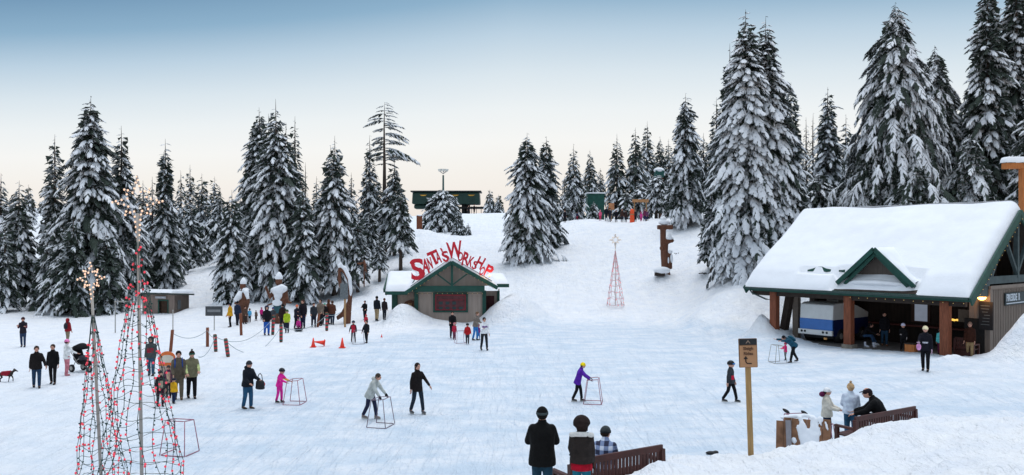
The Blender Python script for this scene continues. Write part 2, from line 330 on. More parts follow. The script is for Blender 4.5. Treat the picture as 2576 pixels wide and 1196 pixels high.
T_DR=[bough_template(16,4,8,s,droop=.8,fat=.052) for s in range(31,36)]   # hanging hemlock boughs
def rotm(az,el,roll):
    ca,sa=math.cos(az),math.sin(az); ce,se=math.cos(el),math.sin(el); cr_,sr_=math.cos(roll),math.sin(roll)
    Rz=np.array([[ca,-sa,0],[sa,ca,0],[0,0,1]]); Ry=np.array([[ce,0,-se],[0,1,0],[se,0,ce]]); Rx=np.array([[1,0,0],[0,cr_,-sr_],[0,sr_,cr_]]); return Rz@Ry@Rx
def tri_mesh(name,Vs,Fs,Ms,mats):
    V=np.concatenate(Vs).astype(np.float32); F=np.concatenate(Fs).astype(np.int32); Mi=np.concatenate(Ms).astype(np.int32)
    me=bpy.data.meshes.new(name); me.vertices.add(len(V)); me.vertices.foreach_set('co',V.ravel()); me.loops.add(F.size); me.loops.foreach_set('vertex_index',F.ravel())
    me.polygons.add(len(F)); me.polygons.foreach_set('loop_start',np.arange(0,F.size,3,dtype=np.int32)); me.polygons.foreach_set('loop_total',np.full(len(F),3,np.int32))
    for m_ in mats: me.materials.append(m_)
    me.polygons.foreach_set('material_index',Mi); me.update(); return me
def profile(kind,t):   # t: 0 at the crown's foot, 1 at the tip
    if kind=='spire': return (1-t)**.70*.985+.015
    if kind=='column': return min(1,(1-t)*1.75)**.95*(.72+.28*(1-t))+.015
    if kind=='bush': return (1-t)**.45*.985+.015
    if kind=='full': return (1-t)**.78+.01
    if kind=='cone': return (1-t)**.70*.985+.015
    if kind=='sparse': return (.18+.82*(1-t)**1.6)
    return 1-t
def crown(H,z0,hw,kind,lod,nb,seed,snow=1.0,up=10,down=-18,tops=((0,0,1.0),),dark=1.0):
    r=random.Random(seed); rs=np.random.RandomState(seed); Vs=[];Fs=[];Ms=[]; off=0
    T={'hi':T_HI,'md':T_MD,'lo':T_LO,'dr':T_DR,'gi':T_GI}[lod]
    cap_={'hi':1.55,'dr':1.9,'gi':1.9,'md':1.5,'lo':1.5}[lod]; nb=int(nb*min(2.0,max(1,hw/cap_*.62)))
    for k in range(nb):
        tx,ty,th=tops[r.randrange(len(tops))] if r.random()<.75 or len(tops)==1 else tops[0]
        u=(k+r.random())/nb; t=1-(1-u)**.62                  # more boughs low down
        ztop=z0+(H-z0)*th; z=z0+(ztop-z0)*t*.985
        lean=t**.5
        Ln=hw*profile(kind,t)*r.uniform(.72,1.16)*(.8 if th<1 else 1)
        az=k*2.39996+r.uniform(-.9,.9); mo=math.sin(az*2+seed)*.5+math.sin(az*3+t*14+seed*2)*.6+math.sin(t*31+seed+az)*.6; Ln*=1+(.17 if lod!='dr' else .26)*mo
        if r.random()<.05: Ln*=1.22
        Ln=max(Ln,.16+.016*H*(1-t))
        V,F,Mi=T[r.randrange(len(T))]
        elv=rad(down+(up-down)*t**1.4+r.uniform(-9,9))
        reach=Ln; Ln=min(reach,cap_*r.uniform(.75,1.15)); r0=(reach-Ln)*(r.random()**.6)
        Rm=rotm(az,elv-.10*r0,rad(r.uniform(-18,18))); sc_=np.array([Ln,Ln*r.uniform(.8,1.15)*(1.15 if t<.8 else 1.3),Ln*r.uniform(.9,1.2)])
        W=(V*sc_)@Rm.T+np.array([tx*hw*lean+math.cos(az)*math.cos(elv)*r0,ty*hw*lean+math.sin(az)*math.cos(elv)*r0,z+math.sin(elv)*r0-.03*r0*r0])
        Vs.append(W); Fs.append(F+off); 
        if snow<1: Mi=np.where((Mi==1)&(rs.rand()>snow),0,Mi)
        Ms.append(Mi); off+=len(V)
    # dark inner twigs so that the heart of the tree is not see-through
    n=int(nb*(16 if lod in('hi','dr','gi') else 7)*dark*.8); tt=1-np.sqrt(rs.rand(n)); tt=tt*.97; zz=z0+(H-z0)*tt*.96
    pr=np.array([profile(kind,q) for q in tt])*hw*.50*np.sqrt(rs.rand(n)); aa=rs.rand(n)*6.283
    tp=np.array([tops[i] for i in rs.randint(0,len(tops),n)]); zz=z0+(zz-z0)*tp[:,2]
    C=np.stack([np.cos(aa)*pr+tp[:,0]*hw*np.sqrt(tt),np.sin(aa)*pr+tp[:,1]*hw*np.sqrt(tt),zz],-1); s=min(hw*.16,.26)
    d1=np.stack([np.cos(aa),np.sin(aa),-rs.rand(n)*1.1],-1)*s*(1.2+rs.rand(n,1)); d2=rs.randn(n,3)*s*.55
    Vc=np.stack([C,C+d1*.6+d2,C+d1-d2*.5],1).reshape(-1,3); Vs.append(Vc); Fs.append(np.arange(3*n).reshape(-1,3)+off); Ms.append(np.where(rs.rand(n)<.28,2,0))
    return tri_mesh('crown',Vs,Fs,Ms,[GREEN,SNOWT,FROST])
def trunk_geo(H,r0,tops=((0,0,1.0),),hw=1,seed=1):
    g=Geo(); rr=random.Random(seed)
    for tx,ty,th in tops:
        P=[];Rd=[]
        for i in range(8):
            t=i/7; P.append((tx*hw*t**.5+rr.uniform(-.03,.03)*t,ty*hw*t**.5,H*th*t*.985-.3*(i==0))); Rd.append(r0*(1-t)**.9+.008)
        g.loft(P,Rd,0,7)
    return g
NT=[0]
def tree(px,d,top,base_y,hwpx,kind,lod,nb,label,name='fir_tree',cz=.06,foot=None,**k):
    "top/base in picture rows; the tree stands on the ground at distance d"
    NT[0]+=1; hwpx*=1.12; nb=int(nb*1.3); k.setdefault('snow',1 if R.random()<.4 else R.uniform(.8,.95)); p=at(px,d); z=foot if foot is not None else p.z
    H=CAMZ-(top-CY)*d/FOC-z; hw=hwpx*d/FOC
    t=thing(name,label,'tree',(p.x,p.y,z-.05),R.uniform(0,6.28) if 'tops' not in k else 0,None)
    z0=max(H*cz,(CAMZ-(base_y-CY)*d/FOC-z)+hw*.30*(kind!='sparse')) if base_y else H*cz
    obj('trunk',trunk_geo(H,.011*H+.09,k.get('tops',((0,0,1.),)),hw,NT[0]),BARK,t)
    c=link('crown',crown(H,z0,hw,kind,lod,nb,100+NT[0],**k),t); return t
TR=[ # px, d, top, base, halfwidth px, kind, lod, n, label, extra
 (2,68,430,700,42,'column','md',120,'narrow snowy fir cut off by the left edge',{}),
 (48,66,448,752,62,'cone','md',170,'bushy snow covered fir at far left, left of the slim spire',{}),
 (72,110,462,560,22,'column','lo',50,'small distant spire behind the bushy fir at far left',{}),
 (108,130,505,560,18,'column','lo',40,'tiny distant fir on the far white hill at left',{}),
 (138,66,330,750,52,'spire','md',210,'slim spire topped fir just left of the tallest left tree',{}),
 (228,64,232,776,122,'full','hi',300,'tallest broad dark fir at left with drooping snowy boughs',{'snow':.78,'dark':1.5}),
 (305,67,308,780,68,'column','hi',190,'narrower fir leaning against the right of the tall left fir',{'snow':.9}),
 (383,84,440,690,26,'column','lo',80,'small pale fir left of the bare stemmed spire',{}),
 (416,72,342,720,58,'sparse','hi',150,'slender fir with thin top and visible stem above the shed',{}),
 (455,88,425,650,26,'column','lo',80,'thin pale fir right of the spire above the shed',{}),
 (478,90,410,650,26,'spire','lo',90,'pointed pale fir in the middle of the cluster behind the shed',{}),
 (508,85,432,650,40,'cone','md',110,'pale wide fir at the right of the cluster behind the shed',{}),
 (553,80,470,620,30,'column','lo',80,'low pale fir left of the front tree by the slope',{}),
 (583,64,472,768,56,'cone','hi',150,'front snow laden fir standing left of the carved figures',{}),
 (605,82,488,640,34,'cone','lo',80,'short fir behind the front fir near the carved figures',{}),
 (652,70,262,600,62,'column','hi',190,'left leader of the big double fir at left centre',{'snow':.85}),
 (694,66,240,745,92,'column','hi',320,'big multi topped fir at left centre with forked summit',{'tops':((0,0,1.),(-.22,.1,.93),(.25,0,.88)),'snow':.9}),
 (742,70,285,640,34,'column','md',110,'slim dark fir joined to the right of the big forked fir',{'snow':.6}),
 (762,64,455,752,52,'cone','hi',140,'front pale fir right of the big forked fir',{}),
 (768,100,405,600,12,'spire','lo',30,'bare thin spire behind the gap at left centre',{}),
 (842,66,334,718,64,'column','hi',240,'stout snowy fir with a two pronged tip, left of the tall pine',{'tops':((0,0,1.),(-.14,0,.94))}),
 (884,82,430,640,26,'column','lo',80,'small fir tucked right of the stout two pronged fir',{}),
 (796,84,440,640,26,'column','lo',80,'small fir tucked left of the stout two pronged fir',{}),
 (900,66,540,690,38,'cone','md',90,'low snowy fir right of the stout fir, above the hanging carving',{}),
 (930,78,335,640,34,'column','md',140,'fir just left of the bare stemmed pine',{}),
 (948,82,430,620,34,'cone','md',90,'pale fir behind the bare stemmed pine',{}),
 (992,76,395,600,40,'column','md',130,'fir just right of the bare stemmed pine',{'snow':.8}),
 (1008,70,470,625,36,'cone','md',100,'leaning snowy fir with exposed trunk left above the workshop roof',{'exposed':1}),
 (955,68,582,672,20,'column','md',60,'snow coated sapling below the bare stemmed pine',{}),
 (1112,96,474,596,56,'bush','md',200,'round topped snowy tree in front of the lift station',{}),
 (1086,97,490,590,30,'bush','lo',90,'small snowy tree at the left of the lift station clump',{}),
 (1140,97,488,590,34,'bush','md',90,'second snowy round tree right of the lift clump',{}),
 (1153,92,528,602,22,'cone','md',60,'snowy sapling right of the clump by the lift station',{}),
 (1178,92,560,592,11,'cone','lo',26,'tiniest sapling on the open slope right of the lift clump',{}),
 (1232,140,475,545,20,'cone','lo',50,'faint distant pale fir right of the lift station',{}),
 (1254,142,488,545,20,'cone','lo',50,'second faint distant fir nearer the big centre pair',{}),
 (1326,72,328,652,74,'cone','hi',300,'tall snowy fir in the centre, left one of the pair above the slope',{}),
 (1374,77,338,640,54,'cone','hi',180,'tall snowy fir in the centre, right one of the pair above the slope',{}),
 (1443,98,358,560,34,'column','md',110,'narrow fir left of the green hut on the ridge',{}),
 (1420,95,440,562,18,'column','lo',50,'small snowy fir hugging the left of the ridge trees',{}),
 (1484,110,373,520,24,'column','lo',90,'narrow dark spire above the green hut on the ridge',{'snow':.7}),
 (1510,112,420,515,18,'column','lo',60,'short dark fir right of the spire over the green hut',{'snow':.6}),
 (1552,104,332,540,36,'column','md',110,'left fir of the ridge group behind the queue',{'snow':.8}),
 (1598,104,316,530,36,'column','md',120,'dark middle fir of the ridge group behind the queue',{'snow':.6}),
 (1628,108,300,520,36,'column','md',120,'highest fir of the ridge group behind the queue',{}),
 (1660,112,338,500,26,'column','lo',80,'dark short fir at the right of the ridge group',{'snow':.6}),
 (1682,112,345,500,24,'column','lo',80,'pale fir left of the large hillside fir',{}),
 (1575,98,480,545,30,'bush','md',90,'low snow smothered bush left of the wooden gate',{}),
 (1612,99,462,535,32,'bush','md',90,'low snow smothered bush behind the wooden gate',{}),
 (1652,92.5,436,530,36,'bush','md',130,'low snow smothered bush right of the wooden gate',{}),
 (1494,94,505,560,22,'cone','md',60,'tiny snow covered sapling in front of the green hut',{}),
 (1725,80,228,548,66,'spire','hi',200,'large pale fir on the hillside left of the giant pair',{'down':-35}),
 (1802,86,240,600,34,'cone','md',110,'pale fir half hidden left behind the giant pair',{}),
 (1836,64,100,640,60,'column','hi',160,'lower side stem at the left of the giant pair',{'snow':.85}),
 (1876,59,12,668,112,'spire','gi',430,'giant snow laden fir with the highest tip, left of the giant pair',{'up':12,'down':-24}),
 (1926,60,30,660,108,'spire','gi',390,'giant snow laden fir, right one of the giant pair by the lodge',{'up':12,'down':-24}),
 (1990,74,200,560,50,'cone','gi',130,'fir crowding the right flank of the giant pair',{}),
 (2028,92,290,560,20,'column','lo',60,'thin fir with bare top right of the giant pair',{'snow':.8}),
 (2045,94,280,560,18,'column','lo',60,'thin fir next to the bare topped one right of the giant pair',{'snow':.8}),
 (2082,78,212,560,56,'spire','hi',180,'lone pointed fir between the giant pair and the hemlock',{}),
 (2128,84,282,540,38,'cone','md',110,'pale fir left of the big drooping hemlock',{}),
 (2060,66,430,560,70,'full','md',120,'wide low snowy tree behind the left end of the lodge roof',{}),
 (2252,60,-4,575,165,'full','dr',460,'big dark drooping hemlock above the lodge roof',{'snow':.85,'up':4,'down':-22,'dark':1.6}),
 (2352,62,104,575,122,'full','dr',330,'drooping hemlock leaning right behind the lodge ridge',{'snow':.85,'up':4,'down':-24,'dark':1.4}),
 (2185,63,330,575,100,'full','dr',170,'low sweeping hemlock branches left of the big hemlock',{'down':-30,'up':-5}),
 (2440,58,330,560,100,'full','dr',150,'low spreading hemlock behind the right end of the lodge ridge',{'down':-30,'up':-5}),
 (2300,57,400,560,100,'full','dr',120,'snow heaped lower hemlock directly behind the lodge roof',{'down':-28,'up':-5}),
 (2484,60,-110,600,84,'column','hi',300,'very tall dark fir at upper right, left of two',{'snow':.7,'dark':1.5}),
 (2556,61,-130,600,92,'column','hi',320,'very tall dark fir cut by the right edge of the picture',{'snow':.7,'dark':1.5}),
 (2600,56,200,600,80,'cone','md',140,'dark fir mostly beyond the right edge',{'snow':.8}),
 (2425,66,240,600,74,'full','dr',200,'dark drooping tree between the big hemlock and the right edge firs',{'snow':.8,'dark':1.6}),
 (2395,70,330,600,70,'cone','md',130,'pale fir filling behind the drooping trees over the lodge ridge',{}),
 (2135,72,400,580,56,'cone','md',110,'low pale fir left behind the big hemlock',{}),
 (2165,70,370,580,50,'cone','md',110,'snowy fir touching the left side of the big hemlock',{}),
 (1700,88,400,560,40,'cone','md',90,'pale fir at the left skirt of the large hillside fir',{}),
 (1770,88,330,560,40,'cone','md',100,'pale fir between the large hillside fir and the giant pair',{}),
 (540,92,440,640,34,'cone','md',90,'pale fir high on the bank between the two left clusters',{}),
 (360,92,450,640,34,'cone','md',90,'pale fir behind the star of the taller light tree',{}),
 (205,72,400,760,60,'cone','md',120,'dark fir filling behind the tallest left tree',{'snow':.7}),
 (160,62,560,785,60,'cone','md',120,'low heavy boughed fir in front of the slim spire at left',{'snow':.8}),
 (12,62,560,770,40,'cone','md',90,'low dark fir at the bottom of the left edge trees',{'snow':.8}),
 (185,61,540,786,58,'cone','md',110,'dark low fir at the foot of the tallest left tree',{'snow':.55,'dark':2.2}),
 (268,62,575,786,56,'cone','md',100,'dark low fir behind the short light tree star',{'snow':.5,'dark':2.2}),
 (118,64,600,768,50,'cone','md',90,'low fir left of the dark low fir at far left',{'snow':.75}),
 (350,70,560,725,44,'cone','md',90,'low snowy fir just left of the shed',{'snow':.8}),
 (330,72,500,740,50,'cone','md',110,'shaded fir behind the tall lit light tree',{'snow':.85}),
 (440,78,520,700,44,'cone','md',100,'wide low fir behind the shed roof',{}),
 (480,82,500,680,40,'cone','md',100,'low snowy fir up the bank from the shed',{}),
 (655,76,420,690,40,'cone','md',110,'snowy fir showing left of the big forked fir',{}),
 (808,70,520,740,40,'cone','md',100,'low fir between the carved figures and the stout fir',{}),
 (930,74,520,660,36,'cone','md',90,'low fir at the foot of the bare stemmed pine',{}),
 (1790,64,470,650,40,'cone','md',100,'snowy young fir at the left foot of the giant pair',{}),
 (2000,60,440,640,60,'cone','hi',140,'snowy fir at the right foot of the giant pair',{}),
]
for px,d,top,base,hw,kind,lod,nb,lab,kw in TR:
    kw=dict(kw); kw.pop('exposed',None)
    tree(px,d,top,base,hw,kind,lod,nb,lab,'hemlock_tree' if 'hemlock' in lab else 'fir_tree',**kw)
# tall bare stemmed pine: long stem, flat separate boughs
def bare_pine():
    d=78; p=at(967,d); H=CAMZ-(250-CY)*d/FOC-p.z; t=thing('pine_tree','tall half bare pine with a long stem and flat ragged boughs near its top','tree',(p.x,p.y,p.z-.05))
    obj('trunk',trunk_geo(H,.30,seed=3),BARK,t); Vs=[];Fs=[];Ms=[];off=0; r=random.Random(4); pm=d/FOC
    rows=[(258,22,1),(268,30,-1),(280,34,1),(290,50,-1),(300,30,1),(312,55,1),(330,62,1),(326,36,-1),(345,40,-1),(352,64,1),(360,40,-1),(375,58,1),(382,88,1),(372,46,-1),(395,60,1),(400,34,-1),(340,30,.3),(365,34,-.4),(300,26,.2),(275,20,-.3),(385,38,.4),(318,30,-.2)]
    for y,ln,sg in rows:
        for q in range(r.choice((2,3,3))):
            V,F,Mi=T_HI[r.randrange(5)]; Ln=ln*pm*r.uniform(.5,.98); az=(0 if sg>0 else math.pi)+r.uniform(-.35,.35) if abs(sg)==1 else r.uniform(0,6.28)
            Rm=rotm(az,rad(r.uniform(-2,20)),r.uniform(-.3,.3)); Vs.append((V*np.array([Ln,Ln*.6,Ln*.9]))@Rm.T+np.array([0,0,H-(y-250+q*6+r.uniform(-5,5))*pm])); Fs.append(F+off); Ms.append(np.where(NR.rand(len(F))<.7,Mi,0)); off+=len(V)
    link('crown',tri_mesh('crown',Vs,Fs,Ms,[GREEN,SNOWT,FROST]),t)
bare_pine()
# ---------------------------------------------------------------- buildings
def text_geo(s,size,depth,bold=.0,name='t'):
    c=bpy.data.curves.new(name,'FONT'); c.body=s; c.size=size; c.extrude=depth; c.offset=bold; c.align_x='CENTER'; c.align_y='CENTER'
    o=bpy.data.objects.new(name,c); sc.collection.objects.link(o); dg=bpy.context.evaluated_depsgraph_get(); me=o.evaluated_get(dg).to_mesh(); g=Geo()
    g.v=[tuple(v.co) for v in me.vertices]; g.f=[tuple(p.vertices) for p in me.polygons]; g.m=[0]*len(g.f)
    o.evaluated_get(dg).to_mesh_clear(); bpy.data.objects.remove(o); bpy.data.curves.remove(c); return g
UPR=Matrix(((1,0,0,0),(0,0,-1,0),(0,1,0,0),(0,0,0,1)))     # text plane -> standing, facing -y
def siding(g,x0,x1,y0,y1,z0,z1,face='y',step=.2,m=0,bat=.02):
    "wall sheet with battens; runs along x (face y) or along y (face x)"
    g.box(((x0+x1)/2,(y0+y1)/2,(z0+z1)/2),(abs(x1-x0),abs(y1-y0),z1-z0),m)
    if face=='y':
        n=int((x1-x0)/step)
        for i in range(1,n): g.box((x0+(x1-x0)*i/n,y0-bat/2,(z0+z1)/2),(.045,bat,z1-z0-.01),m)
    else:
        n=int((y1-y0)/step)
        for i in range(1,n): g.box((x0-bat/2,y0+(y1-y0)*i/n,(z0+z1)/2),(bat,.045,z1-z0-.01),m)
def snow_slab(P,th,seed=1,nx=40,ny=24,edge=.28,wob=.06,name='roof_snow',parent=None,cut=None,zadd=None):
    "thick rounded snow blanket over a roof quad P=[eaveL,eaveR,ridgeR,ridgeL]"
    P=[Vector(p) for p in P]; g=Geo(); top={}; bot={}
    for i in range(nx+1):
        for j in range(ny+1):
            u=i/nx; v=j/ny; uu=.5-.5*math.cos(math.pi*u); 
            b=(P[0]*(1-uu)+P[1]*uu)*(1-v)+(P[3]*(1-uu)+P[2]*uu)*v
            wd=(P[1]-P[0]).length; hg=(P[3]-P[0]).length
            de=min(uu*wd,(1-uu)*wd,v*hg+.02) ; k=min(1,de/edge); k=math.sqrt(max(0,1-(1-k)**2))
            if i in(0,nx) or j==0: k=0
            h=th*k*(1+wob*2*float(vnoise(np.array(b.x*.9+seed*7),np.array(b.y*.9+b.z)))+wob*.5*float(vnoise(np.array(b.x*3),np.array(b.y*3+b.z*3))))
            if zadd: h+=zadd(uu,v)*k
            if cut and cut(uu,v): h=-.2
            top[i,j]=len(g.v); g.v.append(tuple(b+Vector((0,0,max(h,-.25)+.02))))
    for i in range(nx):
        for j in range(ny): g.f.append((top[i,j],top[i+1,j],top[i+1,j+1],top[i,j+1])); g.m.append(0)
    return obj(name,g,SNOW,parent,smooth=True)
BULBW=mat('warm_bulb',(1,.75,.4),.4,0,emit=(1,.60,.2),estr=5)
def bulbs_on(pts,r,m,parent,name='bulb',mx=100):
    g=Geo().ball((0,0,0),r,0,6,4); me=g.mesh(name,m,True)
    for p in pts[:mx]:
        o=link(name,me,parent); o.location=p
    if len(pts)>mx:
        g=Geo()
        for p in pts[mx:]: g.ball(p,r,0,6,4)
        tag(obj(name+'s',g,m,parent),None,None,kind='stuff')
# --- the workshop
REDM=mat('red_sign',(.50,.012,.028),.5,.15,6,emit=(.8,.02,.04),estr=.05)
def workshop():
    d=56.0; x0=(1133-CX)*d/FOC; z0=.05; pm=d/FOC
    X=lambda px:(px-1133)*pm
    Z=lambda py:CAMZ-(py-CY)*pm-z0
    t=thing('wooden_hut','small grey sided hut with green trimmed gable and red lettering on its roof','hut',(x0,d,z0),rad(1))
    w=Geo(); xl,xr=X(1049),X(1217); ze=Z(735)
    siding(w,xl,xr,0,.12,0,ze+.1); siding(w,xl,xl+.12,.0,4.2,0,ze,'x'); w.box((xr-.06,2.1,ze/2),(.11,4.1,ze))
    # gable triangle
    za=Z(664); zb=Z(716); xa=X(1138); n=12
    w.prism([(X(1040),zb-.1),(X(1236),zb-.1),(xa,za)],.1,0,UPR@Matrix.Translation((0,0,-.14)))
    siding(w,X(984),xl,1.0,1.12,0,ze); siding(w,xr,X(1257),1.2,1.32,0,ze)
    w.box((X(984)+.06,2.6,ze/2),(.11,3.0,ze)); w.box((X(1257)-.06,2.6,ze/2),(.11,2.6,ze))
    obj('wall',w,SIDING,t)
    f=Geo()
    for px in (1047.5,1218): f.box((X(px),-.05,ze/2+.05),(.26,.2,ze+.1))
    f.box((X(989),.93,ze/2),(.40,.2,ze)); f.box((X(1254),1.12,ze/2),(.18,.2,ze))
    # tie beam, king post, braces
    f.box((X(1130),-.50,Z(726)),(X(1225)-X(1046),.16,.42))
    f.box((xa,-.52,(Z(668)+Z(716))/2),(.16,.12,Z(664)-Z(718)))
    for s in (-1,1): f.beam((xa+s*.05,-.5,Z(716)),(xa+s*1.35,-.5,Z(681)),.10,.12,up=(0,1,0))
    obj('frame',f,TRIM,t)
    # roof: front gable over the projecting bay, cross ridge behind
    rf=Geo(); ap=Vector((xa,-.75,Z(658))); el=Vector((X(1022),-.75,Z(735))); er=Vector((X(1252),-.75,Z(722)))
    bk=Vector((0,5.2,0))
    for e_ in (el,er):
        dn=Vector((0,0,-.09))
        rf.add([e_,ap,ap+bk,e_+bk,e_+dn,ap+dn,ap+bk+dn,e_+bk+dn],[(0,1,2,3),(7,6,5,4),(0,4,5,1),(1,5,6,2),(2,6,7,3),(3,7,4,0)])
        rf.beam(e_+Vector((0,-.03,-.05)),ap+Vector((0,-.03,-.05)),.09,.26,up=(0,1,0) if False else (0,0,1))
    # wings
    lw=[(X(968),.25,Z(735)),(X(1024),.25,Z(735)),(X(1040),2.4,Z(697)),(X(964),2.4,Z(697))]
    rw=[(X(1248),.6,Z(717)),(X(1281),.6,Z(717)),(X(1270),2.4,Z(700)),(X(1225),2.4,Z(700))]
    for q in (lw,rw):
        q=[Vector(p) for p in q]; dn=Vector((0,0,-.10)); rf.add(q+[p+dn for p in q],[(0,1,2,3),(7,6,5,4),(0,4,5,1),(1,5,6,2),(2,6,7,3),(3,7,4,0)])
        rf.beam(q[0]+Vector((0,-.04,-.09)),q[1]+Vector((0,-.04,-.09)),.1,.24)
    rf.beam((X(965),.3,Z(732)),(X(965),2.4,Z(698)),.1,.3)
    obj('roof',rf,TRIM,t)
    pl=obj('gable_end',Geo().prism([(0,0),(2.1,0),(2.1,1.0)],.06,0,frame((X(968)+.02,.35,Z(735)-.25),Vector((0,1,0)),Vector((0,0,1)),Vector((1,0,0)))),PLANK,t)
    up=Vector((0,0,.015))
    for e_,s in ((el,1),(er,2)):
        q=[e_+up,ap+up,ap+bk+up,e_+bk+up]
        # blanket: eave along y
        snow_slab([q[0],q[3],q[2],q[1]],.26,s,14,14,.25,parent=t)
    snow_slab([Vector(p)+up for p in lw],.30,4,18,10,.22,parent=t); snow_slab([Vector(p)+up for p in rw],.22,5,12,8,.2,parent=t)
    # big board window
    wf=Geo(); wx0,wx1,wz0,wz1=X(1092),X(1175),Z(784),Z(738)
    cxw,czw=(wx0+wx1)/2,(wz0+wz1)/2
    for a,b,c,e_ in ((cxw,wz1,wx1-wx0+.12,.11),(cxw,wz0,wx1-wx0+.12,.11)): wf.box((a,-.05,b),(c,.09,e_))
    for a in (wx0,wx1): wf.box((a,-.05,czw),(.11,.085,wz1-wz0-.11))
    wo=obj('window_frame',wf,TRIM,t)
    pn=Geo().box((cxw,-.028,czw),(wx1-wx0-.1,.03,wz1-wz0-.1)); PANE=mat('board',(.10,.025,.03),.5,.5,3)
    obj('pane',pn,PANE,wo)
    mb=Geo(); rr=random.Random(3); RB=mat('red_border',(.28,.02,.03),.6)
    for zz in (wz1-.14,wz0+.14): mb.box((cxw,-.055,zz),(wx1-wx0-.25,.02,.05))
    for xx in (wx0+.13,wx1-.13): mb.box((xx,-.055,czw),(.05,.02,wz1-wz0-.33))
    mb.box((cxw,-.057,czw+.17),(wx1-wx0-.6,.016,.035)); obj('pane_border',mb,RB,wo)
    DKP=mat('dark_print',(.03,.05,.055),.6)
    for i in range(4):
        for j in range(2):
            if i==3 and j==0: continue
            obj('printed_block',Geo().box((wx0+.48+i*.47,-.056,czw-.05-j*.36),(.27,.018,.2)),DKP,wo)
    # opening in the right wing, warm inside, and the round wooden badge in the left wing
    obj('hatch',Geo().box(((xr+X(1243))/2+.05,1.17,Z(768)),(X(1243)-xr-.1,.04,1.15)),mat('hatch',(.055,.012,.014),.7,.4,5),t)
    bd=Geo(); bd.prism([(.42*math.cos(a)*(1+.1*math.sin(3*a)),.34*math.sin(a)) for a in [i*2*math.pi/16 for i in range(16)]],.06,0,frame((X(1028),.93,Z(770)),Vector((1,0,0)),Vector((0,0,1)),Vector((0,-1,0))))
    b_=obj('badge',bd,CARVED,t); gg=text_geo('N',.3,.02,.02); obj('badge_letter',Geo().join(gg,Matrix.Translation((X(1028),.83,Z(770)))@UPR),PLANK,b_)
    # eaves lights
    pts=[]
    for e_ in (el,er):
        for i in range(1,12): q=e_.lerp(ap,i/12); pts.append((q.x,q.y-.1,q.z-.23))
    for i in range(14): pts.append((X(1052)+(X(1214)-X(1052))*i/13,-.61,Z(737)-.03*(i%2)))
    st=thing('string_lights','thin string of small warm bulbs under the green eaves of the lettered hut','string lights',(x0,d,z0),rad(1))
    wr=Geo(); wr.tube([pts[i] for i in range(0,11)],.008,0,4); wr.tube([pts[i] for i in range(11,22)],.008,0,4); wr.tube(pts[22:],.008,0,4); obj('wire',wr,BLACK,st)
    bulbs_on(pts,.022,mat('dim_bulb',(.7,.5,.2),.4,0,emit=(1,.62,.2),estr=.12),st)
    # letters
    sg=thing('sign',"red jagged lettering reading Santa's Workshop arched over the hut roof",'sign',(x0,d-.7,z0),rad(1))
    #    char, px, py, height px, rotation, width factor   (picture rows of the letter centre)
    S=[('S',1053,677,46,-6,32),('A',1073,668,34,-8,18),('N',1084,662,26,-16,11),('T',1094,649,34,-26,26),('A',1105,647,28,-14,13),("'",1113,630,10,-20,4),('S',1123,645,24,-12,17),
       ('W',1145,629,38,-8,40),('O',1160,645,21,8,12),('R',1174,651,30,14,17),('K',1186,659,24,20,12),('S',1196,667,19,20,12),('H',1209,661,28,24,17),('O',1214,681,20,26,11),('P',1230,681,28,26,18)]
    for ch,px,py,hp,rot,wp in S:
        g=text_geo(ch,1.0,.5,.03); xs=[v[0] for v in g.v]; ys=[v[1] for v in g.v]; w_=max(xs)-min(xs); h_=max(ys)-min(ys)
        H=hp*pm*1.1; k=H/h_ if ch!="'" else H/h_; kx=wp*pm/w_
        rr=random.Random(px); mxx=(max(xs)+min(xs))/2; mny=(max(ys)+min(ys))/2
        F=Matrix.Translation((X(px),0,Z(py)))@UPR@Matrix.Rotation(rad(-rot),4,'Z')@Matrix(((kx,.0,0,0),(0,k,0,0),(0,0,.09,0),(0,0,0,1)))@Matrix.Translation((-mxx,-mny,0))
        # uneven strokes: feet and heads pushed about as if cut by hand
        for i,v in enumerate(g.v):
            q=(round(v[0]*6),round(v[1]*6)); hh=random.Random(hash(q)%9973+px); g.v[i]=(v[0]+hh.uniform(-.03,.03)+(.10*(v[1]-mny) if ch in 'WHT' else 0),v[1]+hh.uniform(-.03,.03),v[2])
        obj('letter',Geo().join(g,F),REDM,sg)
    rl=Geo(); rl.beam(el+Vector((.4,.75,.45)),ap+Vector((0,.75,.30)),.03,.03); rl.beam(er+Vector((-.4,.75,.45)),ap+Vector((0,.75,.30)),.03,.03); obj('rail',rl,BLACK,sg)
    lm=thing('lamp','small warm lamp shining on the last letter of the red lettering','lamp',(x0+X(1232),d-.9,z0+Z(692)))
    obj('lamp_body',Geo().box((0,0,-.08),(.12,.12,.08)),BLACK,lm); obj('bulb',Geo().ball((0,0,0),.09),BULBW,lm,True)
    l=bpy.data.lights.new('lamp_light','POINT'); l.energy=14; l.color=(1,.5,.2); l.shadow_soft_size=.1; lo=link('lamp_light',l,lm); lo.location=(0,-.2,.1)
workshop()
